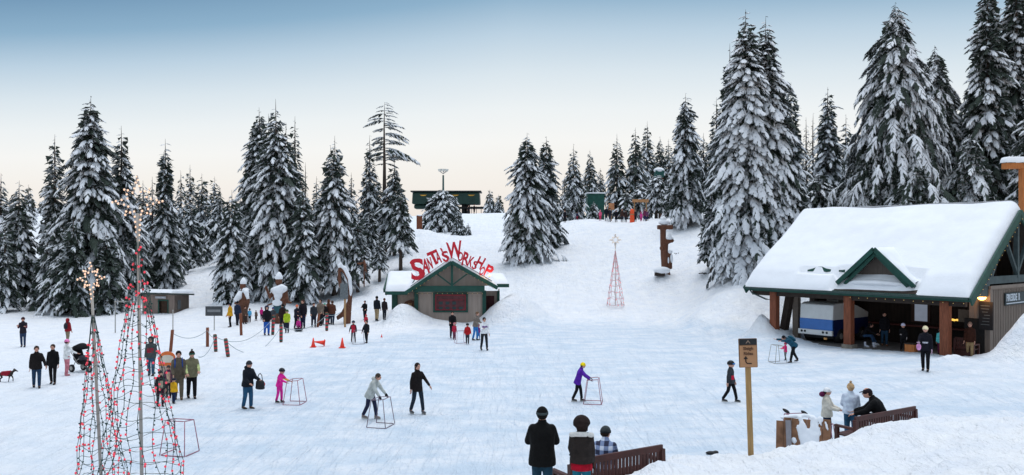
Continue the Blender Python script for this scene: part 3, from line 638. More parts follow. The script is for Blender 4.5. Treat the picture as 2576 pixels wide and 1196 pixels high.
# --- the lodge (local x along the eave towards the camera, local y into the depth)
LO=Vector((13.6,46.1)); LA=math.atan2(-.79,.617)
ax=Vector((math.cos(LA),math.sin(LA))); ay=Vector((-ax.y,ax.x))
def lx(px,yl):
    "local x on the line y=yl seen in picture column px"
    r=(px-CX)/FOC; o=LO+ay*yl; return (r*o.y-o.x)/(ax.x-r*ax.y)
def ld(px,yl): return (LO+ay*yl+ax*lx(px,yl)).y
def lz(px,py,yl): return CAMZ-(py-CY)*ld(px,yl)/FOC
def lodge():
    t=thing('lodge','open fronted timber lodge with thick snow on its green edged roof','lodge',(LO.x,LO.y,0),LA)
    XL,XR=0,12.15; YE,YR=0,5.7; ZE,ZR=3.13,7.25; sl=(ZR-ZE)/(YR-YE); YB=11.4
    rf=Geo(); dn=Vector((0,0,-.16))
    for q in ([(XL,YE,ZE),(XR,YE,ZE),(XR,YR,ZR),(XL,YR,ZR)],[(XR,YB,ZE),(XL,YB,ZE),(XL,YR,ZR),(XR,YR,ZR)]):
        q=[Vector(p) for p in q]; rf.add(q+[p+dn for p in q],[(0,1,2,3),(7,6,5,4),(0,4,5,1),(1,5,6,2),(2,6,7,3),(3,7,4,0)])
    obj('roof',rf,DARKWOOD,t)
    fa=Geo()
    fa.box(((XL+XR)/2,YE-.06,ZE-.09),(XR-XL,.07,.24))
    for Xe,s in ((XR,1),(XL,-1)):
        fa.beam((Xe+s*.045,YE-.10,ZE-.2),(Xe+s*.045,YR,ZR-.12),.08,.44); fa.beam((Xe+s*.045,YB+.1,ZE-.2),(Xe+s*.045,YR,ZR-.12),.08,.44)
    obj('fascia',fa,TRIM,t)
    gt=Geo(); gt.tube([(XL+.3,-.16,ZE-.12),(XL+.3,.1,ZE-.35),(XL+.9,.55,ZE-.7),(XL+1.55,.6,ZE-.75)],.045,0,6); gt.box((XL+6,-.15,ZE-.06),(12.2,.1,.1)); obj('gutter',gt,mat('gutter',(.03,.06,.055),.5),t)
    # snow blanket
    def cut(u,v):
        x=XL+u*(XR-XL)
        return False
    gx=lx(2215,.9); gl,gr=gx-2.0,gx+2.0
    def zadd(u,v):
        x=u*(XR-XL); z=0
        if v<.20 and x>gl-.2 and x<gr+.2: z-=.40
        if .10<v<.16 and x>lx(2025,.9) and x<gl: z-=.3
        if v<=.12: z-=.36*(1-v/.12)
        z+=.32*math.exp(-((u-.55)/.16)**2-((v-.62)/.22)**2)+.20*math.exp(-((u-.9)/.08)**2-((v-.45)/.3)**2)+.16*float(vnoise(np.array(u*5.+3),np.array(v*3.)))-.30*math.exp(-((u-.40)/.13)**2-((v-.60)/.25)**2)-.13*math.exp(-((u-.82)/.06)**2-((v-.4)/.4)**2)
        return z
    up=Vector((0,0,.01))
    snow_slab([Vector((XL-.1,YE-.12,ZE-.03))+up,Vector((XR-.02,YE-.12,ZE-.03))+up,Vector((XR-.02,YR,ZR))+up,Vector((XL-.1,YR,ZR))+up],.52,3,90,60,.42,parent=t,zadd=zadd)
    snow_slab([Vector((XR-.02,YB+.1,ZE))+up,Vector((XL-.1,YB+.1,ZE))+up,Vector((XL-.1,YR,ZR))+up,Vector((XR-.02,YR,ZR))+up],.52,3,50,30,.42,parent=t)
    # bare strip where the snow has slid
    sp=Geo(); r=random.Random(2); xa,xb=lx(1968,.8),gl+.15
    P=[];Q=[]
    for i in range(15):
        x=xa+(xb-xa)*i/14; v=.80+.05*math.sin(i*1.7); hgt=.10*(1+.8*math.sin(i*.9))*min(1,i*.35)
        P.append((x,v,ZE+sl*v+.40)); Q.append((x,v+.03,ZE+sl*v+.40+hgt+.06))
    sp.add(P+Q,[(i,i+1,16+i,15+i) for i in range(14)]); obj('bare_strip',sp,TRIM,t)
    # small front gable
    gz0=ZE+.52; za=gz0+1.72; yf=.25
    gb=Geo(); bkk=3.0
    for s in (-1,1):
        a=Vector((gx+s*2.0,yf,gz0-.1)); b=Vector((gx,yf,za)); a2=Vector((gx+s*2.0,yf+.35,gz0-.1)); b2=Vector((gx,yf+1.0,za))
        gb.add([a,b,b2,a2,a+dn*.6,b+dn*.6,b2+dn*.6,a2+dn*.6],[(0,1,2,3),(7,6,5,4),(0,4,5,1),(1,5,6,2),(2,6,7,3),(3,7,4,0)])
        gb.beam(a+Vector((0,-.04,-.03)),b+Vector((0,-.04,-.03)),.07,.22)
        gb.beam(a+Vector((-s*.35,.12,-.06)),b+Vector((0,.12,-.28)),.07,.16)
    dm=obj('dormer',gb,TRIM,t)
    q=Geo(); nn_=16
    for k in range(nn_+1):
        u=k/nn_*2-1; hz=(1-abs(u))*(za-gz0)+gz0-.1; hx=gx+u*2.0; thk=.16+.05*math.sin(k*2.1)
        back=max(yf+.6,(hz+thk-ZE-.45)/sl+.35); q.v+= [(hx,yf+.10,hz+.02),(hx,yf+.16,hz+thk*.8),(hx,yf+.5,hz+thk+.04),(hx,back+.25,hz+thk+.06-.1*abs(u))]
    for k in range(nn_):
        for j in range(3): a_=k*4+j; q.f.append((a_,a_+4,a_+5,a_+1)); q.m.append(0)
    obj('dormer_roof_snow',q,SNOW,dm,True)
    obj('dormer_wall',Geo().prism([(-1.75,0),(1.75,0),(0,1.6)],.08,0,frame((gx,yf+.75,gz0-.1),Vector((1,0,0)),Vector((0,0,1)),Vector((0,-1,0)))),mat('dormer_wall',(.09,.075,.065),.9,.2,5,stretch=(8,1,.3)),dm)
    fr=Geo()
    fr.prism([(-1.55,-.03),(1.55,-.03),(1.55,.05),(-1.55,.05)],.05,0,frame((gx,yf+.60,gz0+.12),Vector((1,0,0)),Vector((0,0,1)),Vector((0,-1,0)))); obj('dormer_sill',fr,TRIM,dm)
    obj('dormer_snow',Geo().loft([(gx-1.75,yf+.35,gz0-.10),(gx-1.1,yf+.30,gz0-.05),(gx,yf+.28,gz0-.03),(gx+1.1,yf+.3,gz0-.06),(gx+1.75,yf+.35,gz0-.12)],[(.12,.05),(.30,.14),(.34,.17),(.28,.13),(.12,.05)],0,12,side=(0,1,0)),SNOW,t,True)
    # posts and beams
    for px,zb in ((1948,0),(2135,0.34),(2378,.15)):
        x=lx(px,.35); g=Geo(); g.box((x,.38,(zb+ZE-.25)/2),(.40,.40,ZE-.25-zb)); obj('post',g,REDWOOD,t,bevel=.02)
        if zb>.3: obj('footing',Geo().box((x+.02,.38,.16),(.58,.58,.40),taper=.95),CONC,t)
    bm=Geo(); bm.box((6.0,.38,ZE-.34),(11.6,.24,.26)); 
    for px in (1948,2135,2378):
        x=lx(px,.35); bm.box((x,3.0,ZE-.05),(.2,5.2,.24))
    obj('beam',bm,DARKWOOD,t)
    # walls: back, left end, storage wing
    wl=Geo(); yb=4.7
    wl.box((6.9,yb+.08,2.3),(9.0,.12,4.6)); wl.box((3.0,yb-1.2,1.7),(.16,2.5,3.4)); 
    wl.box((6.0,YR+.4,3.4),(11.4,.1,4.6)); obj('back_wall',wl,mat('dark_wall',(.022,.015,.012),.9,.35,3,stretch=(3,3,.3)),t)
    cw=Geo(); xc=lx(2004,1.6); cw.box((xc,1.6,1.55),(.34,.3,3.1)); cw.beam((lx(1968,1.3),1.3,.1),(lx(1990,1.3),1.3,3.0),.4,.35,1); obj('corner_post',cw,[mat('tan_post',(.17,.14,.115),.8),DARKWOOD],t)
    yw=2.4; wg=Geo(); xw=11.1; xe=12.0
    siding(wg,xw,xe,yw,yw+.12,0,3.45); wg.box((xw+.06,yw+2.9,1.7),(.12,5.6,3.4)); 
    # gable-end wall with battens, runs along y at x=xe
    wg.box((xe-.06,6.9,1.72),(.12,8.9,3.44))
    for i in range(44): wg.box((xe+.012,yw+.12+i*.2,1.68),(.03,.07,3.36))
    wg.box((xe+.03,6.9,3.50),(.10,9.0,.16)); wg.box((xe+.02,yw+.08,1.72),(.08,.22,3.44))
    obj('wall',wg,mat('lodge_siding',(.21,.175,.15),.85,.12,5,bump=.3,bscale=30,stretch=(1,1,.1)),t)
    tr=Geo(); xt=XR-.15
    tr.box((xt,5.7,3.85),(.16,8.2,.36)); tr.box((xt-.1,1.6,3.32),(.16,1.5,.46)); tr.box((xt,1.85,3.62),(.12,1.0,.10))
    tr.box((xt,YR,5.5),(.2,.2,3.2)); tr.box((xt,2.6,4.4),(.16,.16,.9))
    tr.beam((xt,2.6,4.05),(xt,1.95,4.35),.14,.16,up=(1,0,0)); tr.beam((xt,2.6,4.05),(xt,3.55,5.25),.14,.16,up=(1,0,0)); tr.beam((xt,YR,4.1),(xt,4.4,5.7),.14,.16,up=(1,0,0)); tr.beam((xt,YR,4.1),(xt,7.0,5.7),.14,.16,up=(1,0,0))
    obj('truss',tr,mat('truss',(.05,.075,.08),.7,.2,4),t)
    # dark board ceiling behind the truss
    rp=Geo()
    for i in range(9): 
        y=.6+i*.65; rp.box((6,y,ZE+sl*y-.30),(11.8,.09,.16))
    for s in range(2,12,2): rp.beam((s,.1,ZE-.1),(s,YR,ZR-.32),.1,.2)
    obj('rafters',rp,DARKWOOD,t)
    # openings on the back wall
    wx=lx(2317,yb); wz0,wz1=lz(2317,808,yb),lz(2317,765,yb)
    wo=obj('window_frame',Geo().box((wx,yb-.02,(wz0+wz1)/2),(1.0,.08,wz1-wz0+.16)),mat('frame_dark',(.05,.025,.018),.7),t)
    obj('pane',Geo().box((wx+.03,yb-.07,(wz0+wz1)/2),(.66,.03,wz1-wz0)),mat('window_glow',(.20,.22,.27),.3,.25,2,emit=(.45,.52,.66),estr=.28),wo)
    obj('ledge',Geo().box((wx,yb-.32,wz0-.24),(5.2,.6,.08)),mat('ledge',(.09,.018,.012),.6),t)
    # lit garlands of the side window between post and wing
    wy=lx(2398,3.2); yg=mat('amber_glow',(.8,.5,.1),.5,0,emit=(1,.56,.10),estr=1.3)
    for (py,w_,h_) in ((742,.46,.30),(768,.40,.16),(803,.42,.18)):
        g=Geo(); rr=random.Random(py)
        for q in range(6): g.ball((wy+rr.uniform(-.5,.5)*w_,3.2,lz(2398,py,3.2)+rr.uniform(-.4,.4)*h_),(.09,.03,.055),0,8,5)
        obj('lit_shelf',g,yg,t)
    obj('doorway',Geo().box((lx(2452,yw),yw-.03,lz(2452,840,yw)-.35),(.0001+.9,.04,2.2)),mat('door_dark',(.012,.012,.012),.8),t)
    obj('notice',Geo().box((lx(2424,3.0),3.0,lz(2424,795,3.0)),(.5,.04,.62)),mat('kraft_notice',(.16,.12,.09),.8),t)
    # floor
    fl=Geo(); fl.box((5.9,2.55,.10),(11.4,4.3,.14)); obj('floor_slab',fl,mat('wet_concrete',(.15,.14,.135),.6,.35,3),t)
    # lights: lamp on the wing wall
    lampx=lx(2471,yw-.25); lmz=lz(2471,746,yw-.25); P=LO+ax*lampx+ay*(yw-.3)
    lm=thing('wall_lamp','glowing amber lamp high on the lodge wall under the green beam','lamp',(P.x,P.y,lmz))
    sh=Geo(); sh.loft([(0,0,.16),(0,0,.10),(0,0,-.02)],[.05,.17,.20],0,12); obj('lamp_shade',sh,BLACK,lm)
    obj('lamp_glass',Geo().ball((0,0,-.02),(.21,.15,.17),0,12,8),mat('amber_glass',(1,.6,.2),.3,0,emit=(1,.50,.12),estr=7),lm,True)
    obj('bracket',Geo().beam((0,0,.12),(ay.x*.3,ay.y*.3,.12),.04,.04),BLACK,lm)
    l=bpy.data.lights.new('lamp_light','POINT'); l.energy=16; l.color=(1,.45,.15); l.shadow_soft_size=.12; lo=link('lamp_light',l,lm); lo.location=(-.1,-.3,-.2)
    # string lights along the eave and the rake
    st=thing('string_lights','sparse string of warm bulbs along the lodge eave and gable edge','string lights',(LO.x,LO.y,0),LA)
    pts=[(x,-.14,ZE-.28-.02*(i%2)) for i,x in enumerate(np.linspace(6.4,11.9,13))]+[(XR+.12,YR-(YR-.4)*i/17,ZR-.40-sl*(YR-.4)*i/17) for i in range(17)]+[(XR+.12,YR+.35*i,ZR-.4-sl*.35*i) for i in range(1,10)]
    wr=Geo(); wr.tube(pts[:13],.01,0,4); wr.tube(pts[13:30],.01,0,4); wr.tube(pts[30:],.01,0,4); obj('wire',wr,BLACK,st); bulbs_on(pts,.021,mat('dim_bulb',(.6,.42,.15),.4,0,emit=(1,.6,.2),estr=.22),st)
    # sign board
    sb=thing('sign','dark board with pale capital letters FIRESIDE on the lodge side wall','sign',(LO.x,LO.y,0),LA)
    def ly(px): # local y on the gable-end plane
        o=LO+ax*(xe+.1); r=(px-CX)/FOC; return (r*o.y-o.x)/(ay.x-r*ay.y)
    ya,yb_=ly(2529),ly(2529)+2.9; o=LO+ax*(xe+.1)+ay*ya; zt=CAMZ-(738-CY)*o.y/FOC; zb=CAMZ-(770-CY)*o.y/FOC
    obj('board',Geo().box((xe+.08,(ya+yb_)/2,(zt+zb)/2),(.06,yb_-ya,zt-zb)),mat('sign_board',(.02,.035,.04),.6),sb,bevel=.02)
    LM=mat('sign_letters',(.50,.56,.62),.7); fr=frame((xe+.115,ya+.10,(zt+zb)/2+.06),Vector((0,1,0)),Vector((0,0,1)),Vector((1,0,0)))
    yy=0.0
    for ch in 'FIRESIDE R':
        if ch==' ': yy+=.15; continue
        g=text_geo(ch,.52,.012,.015); xs=[v[0] for v in g.v]; w_=max(xs)-min(xs)
        for i,v in enumerate(g.v): g.v[i]=((v[0]-min(xs))*.62+yy,v[1]*.92,v[2])
        obj('letter',Geo().join(g,fr),LM,sb); yy+=w_*.62+.03
    g=Geo(); g.box((xe+.118,(ya+yb_)/2,zb+.10),(.02,yb_-ya-.2,.05)); obj('stripe',g,LM,sb)
    # chalk board
    P=LO+ax*(lx(2481,yw-.1))+ay*(yw-.12); zc=lz(2481,795,yw-.1)
    cb=thing('menu_board','black chalk menu board hanging below the amber wall lamp','menu board',(P.x,P.y,zc),LA)
    obj('panel',Geo().box((0,0,0),(.62,.05,1.35)),BLACK,cb); rr=random.Random(8); CH=mat('chalk',(.10,.12,.13),.9)
    for i in range(7): obj('chalk_line',Geo().box((rr.uniform(-.05,.05),-.032,.48-i*.15),(rr.uniform(.2,.42),.012,.035)),CH,cb)
lodge()
# --- shed at left
def shed():
    d=61.0; pm=d/FOC; x0=(408-CX)*pm; z0=.05; Z=lambda py:CAMZ-(py-CY)*pm-z0
    t=thing('shed','low flat roofed wooden shed with dark doorway behind the left light trees','shed',(x0,d,z0),rad(-12)); t.scale=(.82,.6,1)
    w=Geo(); zt=Z(742); siding(w,-2.1,-.35,0,.1,0,zt); siding(w,.62,1.25,0,.1,0,zt); w.box((.13,.05,zt-.22),(.98,.1,.44)); siding(w,1.14,1.25,.1,3.0,0,zt-.05,'x'); w.box((1.2,1.55,zt/2),(.1,2.9,zt)); w.box((-.4,3.0,zt/2),(3.4,.1,zt)); w.box((-2.05,1.55,zt/2),(.1,2.9,zt))
    obj('wall',w,mat('shed_wood',(.21,.165,.14),.85,.15,5,bump=.3,stretch=(1,1,.2)),t)
    obj('door',Geo().box((.13,.35,zt/2-.2),(.98,.08,zt-.5)),mat('door_brown',(.05,.028,.018),.8,.4,4),t)
    f=Geo(); f.box((-.4,-.02,zt-.5),(.1,.08,.06)); 
    for x in (-.37,.63): f.box((x,-.03,zt/2-.2),(.1,.06,zt-.45))
    f.box((.13,-.03,zt-.42),(1.1,.07,.1)); obj('door_frame',f,TRIM,t)
    wn=Geo().box((1.27,1.0,zt*.52),(.05,.6,.7)); obj('window',wn,mat('grey_window',(.07,.08,.085),.4),t)
    rf=Geo(); rf.add([(-2.6,-.45,zt+.14),(1.25,-.45,zt+.14),(1.75,3.3,zt-.02),(-2.3,3.3,zt-.02),(-2.6,-.45,zt+.02),(1.25,-.45,zt+.02),(1.75,3.3,zt-.14),(-2.3,3.3,zt-.14)],[(0,1,2,3),(7,6,5,4),(0,4,5,1),(1,5,6,2),(2,6,7,3),(3,7,4,0)]); obj('roof',rf,mat('roof_edge',(.05,.06,.055),.8),t)
    snow_slab([(-2.62,-.46,zt+.15),(1.2,-.46,zt+.15),(1.68,3.3,zt),(-2.3,3.3,zt)],.26,6,20,12,.22,parent=t)
    s=thing('sign','small pale plank sign over the shed doorway','sign',(x0,d,z0),rad(-12)); obj('board',Geo().box((-.05,-.12,zt-.20),(.9,.05,.16)),mat('grey_board',(.35,.37,.40),.8),s)
shed()
# --- lift station on the ridge
def lift():
    d=150.0; pm=d/FOC; x0=(1122-CX)*pm; z0=gz(x0,d); Z=lambda py:CAMZ-(py-CY)*pm-z0; X=lambda px:(px-1122)*pm
    t=thing('lift_station','long dark green chairlift station on the ridge with lit amber windows','lift station',(x0,d,z0))
    g=Geo(); g.box((0,2,(Z(484)+Z(514))/2),(X(1208)-X(1037),5,Z(484)-Z(514)),taper=.98); g.box((X(1062),1.8,Z(520)),(3.2,3,.8)); obj('body',g,mat('station_green',(.008,.032,.026),.5,.2,1),t,bevel=.25)
    obj('roof',Geo().box((0,2,Z(482)),(X(1211)-X(1034),5.4,.22)),mat('station_roof',(.015,.02,.022),.6),t)
    for px in (1066,1146,1186):
        g=Geo(); g.prism([(-.7,0),(.7,0),(.3,-.22),(-.3,-.22)],.08,0,frame((X(px),-.58,Z(491)),Vector((1,0,0)),Vector((0,0,1)),Vector((0,-1,0)))); obj('window',g,mat('amber_window',(.40,.22,.03),.5,.3,1,emit=(1,.52,.08),estr=.04),t)
    for px in (1080,1175,1166): obj('leg',Geo().box((X(px),2,Z(514)/2),(.9,.9,Z(514))),BLACK,t)
    pf=Geo().box((X(1165),2.5,Z(522)),(X(1235)-X(1100),3,.35)); obj('platform',pf,BLACK,t)
    r=Geo()
    for px in range(1150,1236,12): r.box((X(px),1,Z(525)/2+.3),(.1,.1,Z(525)+.3))
    obj('railing',r,BLACK,t)
    p=at(1115,140); pm2=140/FOC; H=CAMZ-(424-CY)*pm2-p.z
    l=thing('lamp_mast','tall floodlight mast with round cluster head above the lift station','lamp mast',tuple(p))
    obj('pole',Geo().loft([(0,0,-.3),(0,0,H-1.2)],[.22,.15],0,8),mat('mast_green',(.05,.10,.09),.6),l)
    h=Geo()
    for i in range(8):
        a=i*math.pi/4; h.beam((0,0,H-1),(.7*math.cos(a),.7*math.sin(a),H-.5),.06,.06)
    obj('bracket',h,METAL,l)
    for i in range(8):
        a=i*math.pi/4; obj('floodlight',Geo().loft([(.7*math.cos(a),.7*math.sin(a),H-.55),(.72*math.cos(a),.72*math.sin(a),H-.15)],[.12,.26],0,8),mat('flood',(.6,.6,.56),.5),l)
lift()
def ridge_things():
    d=100; pm=d/FOC; p=at(1497,d)
    t=thing('hut','small plain green hut on the ridge behind the saplings','hut',tuple(p)); zt=CAMZ-(489-CY)*pm-p.z
    obj('wall',Geo().box((0,0,zt/2),(2.1,2,zt)),mat('hut_green',(.02,.09,.07),.7,.2,2),t); obj('roof_snow',Geo().box((0,0,zt+.08),(2.4,2.4,.16)),SNOW,t,bevel=.06)
    p=at(1658,95); pm=95/FOC; t=thing('tower_cabin','green cabin box with snow cap on a brown post above the hillside trees','cabin',tuple(p)); zb=CAMZ-(446-CY)*pm-p.z
    obj('post',Geo().box((.35,0,zb/2),(.3,.3,zb)),CARVED,t); obj('box',Geo().box((0,0,zb+.35),(1.0,1.0,.8)),mat('hut_green2',(.02,.09,.08),.7),t); obj('snow_cap',Geo().ball((0,0,zb+.80),(.66,.62,.36)),SNOW,t,True)
    # gate with banner
    d=88.5; pm=d/FOC; a=at(1596,d); b=at(1626,d); zt=CAMZ-(503-CY)*pm
    t=thing('gate','wooden gate of two posts with a tan crossboard behind the ridge queue','gate',tuple((a+b)/2)); m_=(a+b)/2
    for q in (a,b): obj('post',Geo().box((q.x-m_.x,0,(zt-m_.z)/2),(.12,.12,zt-m_.z)),PLANK,t)
    obj('crossboard',Geo().box((0,-.1,zt-m_.z-.12),(b.x-a.x+.5,.06,.34)),mat('tan_board',(.50,.26,.12),.8),t)
    p=at(1538,89); t=thing('notice_board','small tilted orange board on a post above the ridge queue','notice board',tuple(p)); z=CAMZ-(520-CY)*89/FOC-p.z
    obj('post',Geo().box((0,0,z/2),(.08,.08,z)),PLANK,t); obj('panel',Geo().box((0,-.06,z),(.62,.05,.75)),mat('orange_board',(.55,.25,.12),.8),t)
    p=at(1590,87); z=CAMZ-(526-CY)*87/FOC-p.z
    t=thing('marker_pad','bright orange padded marker standing in front of the ridge queue','marker',tuple(p)); OR=mat('neon_orange',(.85,.10,.03),.6,.1)
    obj('pad',Geo().loft([(0,0,-.1),(0,0,z*.9),(0,0,z)],[.26,.22,.10],0,10),OR,t); obj('band',Geo().loft([(0,0,z*.55),(0,0,z*.62)],[.252,.25],0,10),PLANK,t)
    # red brown post left of the round tree
    d=90; p=at(1055,d); z=CAMZ-(543-CY)*d/FOC-p.z
    t=thing('timber_post','square red brown timber post with snow on the slope left of the lift trees','post',tuple(p)); obj('post',Geo().box((0,0,z/2-.2),(.62,.5,z+.4),rz=.2),REDWOOD,t,bevel=.04); obj('snow_cap',Geo().ball((0,0,z),(.36,.3,.12)),SNOW,t,True)
ridge_things()
def timber_tower():
    d=47; pm=d/FOC; px=2572; p=Vector(((px-CX)*pm,d,1.0)); Z=lambda py:CAMZ-(py-CY)*pm-1.0
    t=thing('timber_gate','orange timber post with heavy cross beam and snow behind the lodge gable','gate',tuple(p))
    obj('post',Geo().box((.1,0,Z(425)/2),(.42,.42,Z(425))),ORANGEWOOD,t,bevel=.02); obj('beam',Geo().box((.9,0,Z(418)),(4.0,.5,.34)),ORANGEWOOD,t,bevel=.02)
    snow_slab([(-1.15,-.3,Z(411)),(2.9,-.3,Z(411)),(2.9,.3,Z(411)+.02),(-1.15,.3,Z(411)+.02)],.34,9,20,8,.2,parent=t)
    d=60; pm=d/FOC; p=at(2276,58,z=3.4); t=thing('timber_post','brown timber post end showing among branches above the lodge roof','post',tuple(p)); z=CAMZ-(476-CY)*58/FOC-3.4
    obj('post',Geo().box((0,0,z/2),(.5,.5,z)),REDWOOD,t); obj('cap',Geo().box((0,0,z+.05),(.6,.6,.1)),SNOW,t)
timber_tower()
# ---------------------------------------------------------------- people
SKIN=mat('skin',(.56,.30,.22),.55,.08,4); SKIN.node_tree.nodes['Principled BSDF'].inputs['Subsurface Weight'].default_value=.05
EYE=mat('eye',(.03,.02,.02),.2,0); LIP=mat('lips',(.40,.13,.11),.5,0)
SKATE=mat('skate_boot',(.16,.15,.15),.5,.3,6)
def V3(*a): return Vector(a)
def hand(g,w,dirv,side,s,curl=.5,m=0,k=1.0):
    "palm, four bent fingers and a thumb leaving the side of the palm"
    d=Vector(dirv).normalized(); sv=Vector(side); sv=(sv-d*sv.dot(d)).normalized(); nrm=d.cross(sv); w=Vector(w)
    g.loft([w-d*.015*s,w+d*.03*s,w+d*.085*s],[(.027*s*k,.019*s*k),(.040*s*k,.017*s*k),(.041*s*k,.014*s*k)],m,8,side=sv)
    for i,(o,ln) in enumerate(((-.030,.070),(-.010,.080),(.010,.074),(.029,.058))):
        a=w+d*.083*s+sv*o*s; ln*=s; b=a+d*ln*.5+nrm*ln*.12*curl; c=b+(d*(1-curl*.8)+nrm*curl).normalized()*ln*.55
        g.loft([a,b,c],[.0095*s*k,.0088*s*k,.006*s*k],m,6)
    a=w+d*.02*s-sv*.034*s; b=a+(d*.7-sv*.6)*.035*s; c=b+(d+nrm*curl*.6)*.03*s; g.loft([a,b,c],[.0125*s*k,.011*s*k,.008*s*k],m,6)
def person(px,feet,top,label,jacket,pants,yaw=0,hat='beanie',hatc=(30,30,34),boots=(30,28,28),arms=((5,8,15),(5,8,15)),stride=6,lean=0,bulk=1.0,glove=None,group=None,
           skates=False,d=None,fine=.024,kid=False,pose='stand',hem=.80,extra=None,face=True,headyaw=0,z=None,trim=None,hood=None,H=None,hair=(45,32,24),pcol2=None,sidestep=0,knee=4):
    p=on(px,feet) if d is None else at(px,d,z); 
    if H is None: H=(feet-top)*p.y/FOC/math.cos(rad(lean*.55))
    if pose=='sit' and H<.9: H=.9
    s=H/1.80                    # unit skeleton stands 1.75 plus a hat
    hk=1.0+(.22 if kid else 0)  # children have larger heads
    t=thing('person',label,'person',tuple(p),rad(yaw),group)
    fw=V3(0,-1,0)
    def rot(v,ang): # pitch forward (towards -y) by ang degrees
        a=rad(ang); return V3(v.x,v.y*math.cos(a)-v.z*math.sin(a),v.z*math.cos(a)+v.y*math.sin(a))
    foot=.05 if skates else 0
    # legs
    hips=.93; L1=.44; L2=.41; J={}
    if pose=='sit': hips=.50
    kz=0
    for sd,i in ((-1,0),(1,1)):
        hp=V3(sd*.095,0,hips); f=(stride if i else -stride)
        if pose=='sit': kn=hp+V3(sd*.04,-.42,.03); an=kn+V3(0,-.10-.1*i,-.42)
        elif pose=='kneel': kn=hp+V3(sd*.03,-.2,-.38); an=kn+V3(0,.38,-.12)
        else:
            kb=knee+(abs(stride)*.5 if f<0 else 2)
            kn=hp+V3(sd*sidestep*.5,-math.sin(rad(f+kb*.5))*L1,-math.cos(rad(f+kb*.5))*L1); an=kn+V3(sd*sidestep*.6,-math.sin(rad(f-kb))*L2,-math.cos(rad(f-kb))*L2)
        J['hip',i],J['knee',i],J['ank',i]=hp,kn,an
    low=min(J['ank',0].z,J['ank',1].z)-.085-foot; drop=-low
    # torso
    sh=lambda v: v+V3(0,0,drop)
    for k_ in list(J): J[k_]=sh(J[k_])
    pel=V3(0,0,hips+drop); 
    def T(x,y,zz): return pel+rot(V3(x,y,zz-.93),lean)
    chest=T(0,0,1.28); neck=T(0,0,1.47); headc=T(0,-.015-.0012*lean,1.635)
    for i,sd in ((0,-1),(1,1)):
        J['sho',i]=T(sd*.162,0,1.385); sw,outw,el=arms[i]
        def dirn(sw,ow): return V3(sd*math.sin(rad(ow)),-math.sin(rad(sw))*math.cos(rad(ow)),-math.cos(rad(sw))*math.cos(rad(ow)))
        J['elb',i]=J['sho',i]+dirn(sw,outw)*.285; inw=-outw*.6 if el>25 else outw*.5
        J['wri',i]=J['elb',i]+dirn(sw+el,inw)*.255; J['hdir',i]=(J['wri',i]-J['elb',i]).normalized()
    S=lambda v: Vector(v)*s
    v=max(.016,fine)*1.0
    # body: one fused surface
    b=Geo(); 
    b.loft([S(T(0,0,.86)),S(T(0,0,.98)),S(T(0,0,1.12)),S(T(0,-.01,1.28)),S(T(0,0,1.40)),S(T(0,.0,1.46))],[(.13*s,.09*s),(.15*s,.10*s),(.125*s,.09*s),(.155*s,.105*s),(.15*s,.085*s),(.06*s,.06*s)],0,12,side=(1,0,0))
    b.cap(S(neck),S(headc),.052*s,.05*s)
    hr=.112*s*hk
    Rh=Matrix.Rotation(rad(headyaw),3,'Z')@Matrix.Rotation(rad(lean*.45),3,'X')
    b.ball(S(headc),(hr*.80,hr*.95,hr*1.12),0,14,10,Rh); b.ball(S(headc)+Rh@(V3(0,-.45,-.45)*hr),(hr*.55,hr*.55,hr*.6),0,10,8,Rh)
    for i in (0,1):
        b.cap(S(J['sho',i]),S(J['elb',i]),.046*s,.038*s); b.cap(S(J['elb',i]),S(J['wri',i]),.037*s,.027*s)
        b.cap(S(J['hip',i]),S(J['knee',i]),.078*s,.052*s); b.cap(S(J['knee',i]),S(J['ank',i]),.050*s,.036*s)
        b.loft([S(J['ank',i]+V3(0,.05,-.05)),S(J['ank',i]+V3(0,-.03,-.05)),S(J['ank',i]+V3(0,-.15,-.065))],[.035*s,.04*s,.025*s],0,8)
    b=remesh(b,min(v,.02)*max(.5,s))
    fc=S(headc)
    b.loft([fc+Rh@(V3(0,-.92,.22)*hr),fc+Rh@(V3(0,-1.10,-.12)*hr),fc+Rh@(V3(0,-.90,-.18)*hr)],[hr*.06,hr*.13,hr*.10],0,6)
    for sd in (-1,1):
        b.ball(fc+Rh@(V3(sd*.84,.02,-.02)*hr),(hr*.08,hr*.16,hr*.24),0,6,5,Rh)
        if fine<.03: b.ball(fc+Rh@(V3(sd*.33,-.87,.10)*hr),(hr*.14,hr*.08,hr*.08),1,6,4,Rh)
    if fine<.03: b.ball(fc+Rh@(V3(0,-.97,-.50)*hr),(hr*.24,hr*.08,hr*.06),2,6,4,Rh)
    for i,sd in ((0,-1),(1,1)):
        tgt=Geo() if glove else b
        hand(tgt,S(J['wri',i])+J['hdir',i]*.01*s,J['hdir',i],V3(0,-1,0) if abs(J['hdir',i].y)<.7 else V3(-sd,0,0),s*1.05,.55,0,1.25 if glove else 1.0)
        if glove: obj('glove',tgt,cloth(glove),t,True)
    obj('body',b,[SKIN,EYE,LIP],t,True)
    # trousers
    q=Geo(); q.loft([S(pel+V3(0,0,-.04)),S(T(0,0,.97)),S(T(0,0,1.05))],[(.145*s*bulk,.112*s*bulk),(.150*s*bulk,.118*s*bulk),(.14*s,.11*s)],0,12,side=(1,0,0))
    lw=1.0+.22*(bulk-1)*2
    for i in (0,1):
        q.cap(S(J['hip',i]),S(J['knee',i]),.092*s*lw,.072*s*lw); q.cap(S(J['knee',i]),S(J['ank',i]+V3(0,.0,.04)),.072*s*lw,.060*s*lw)
    obj('trousers',remesh(q,v*max(.6,s)),cloth(pants),t,True)
    # jacket
    q=Geo(); B=bulk; hz=hem
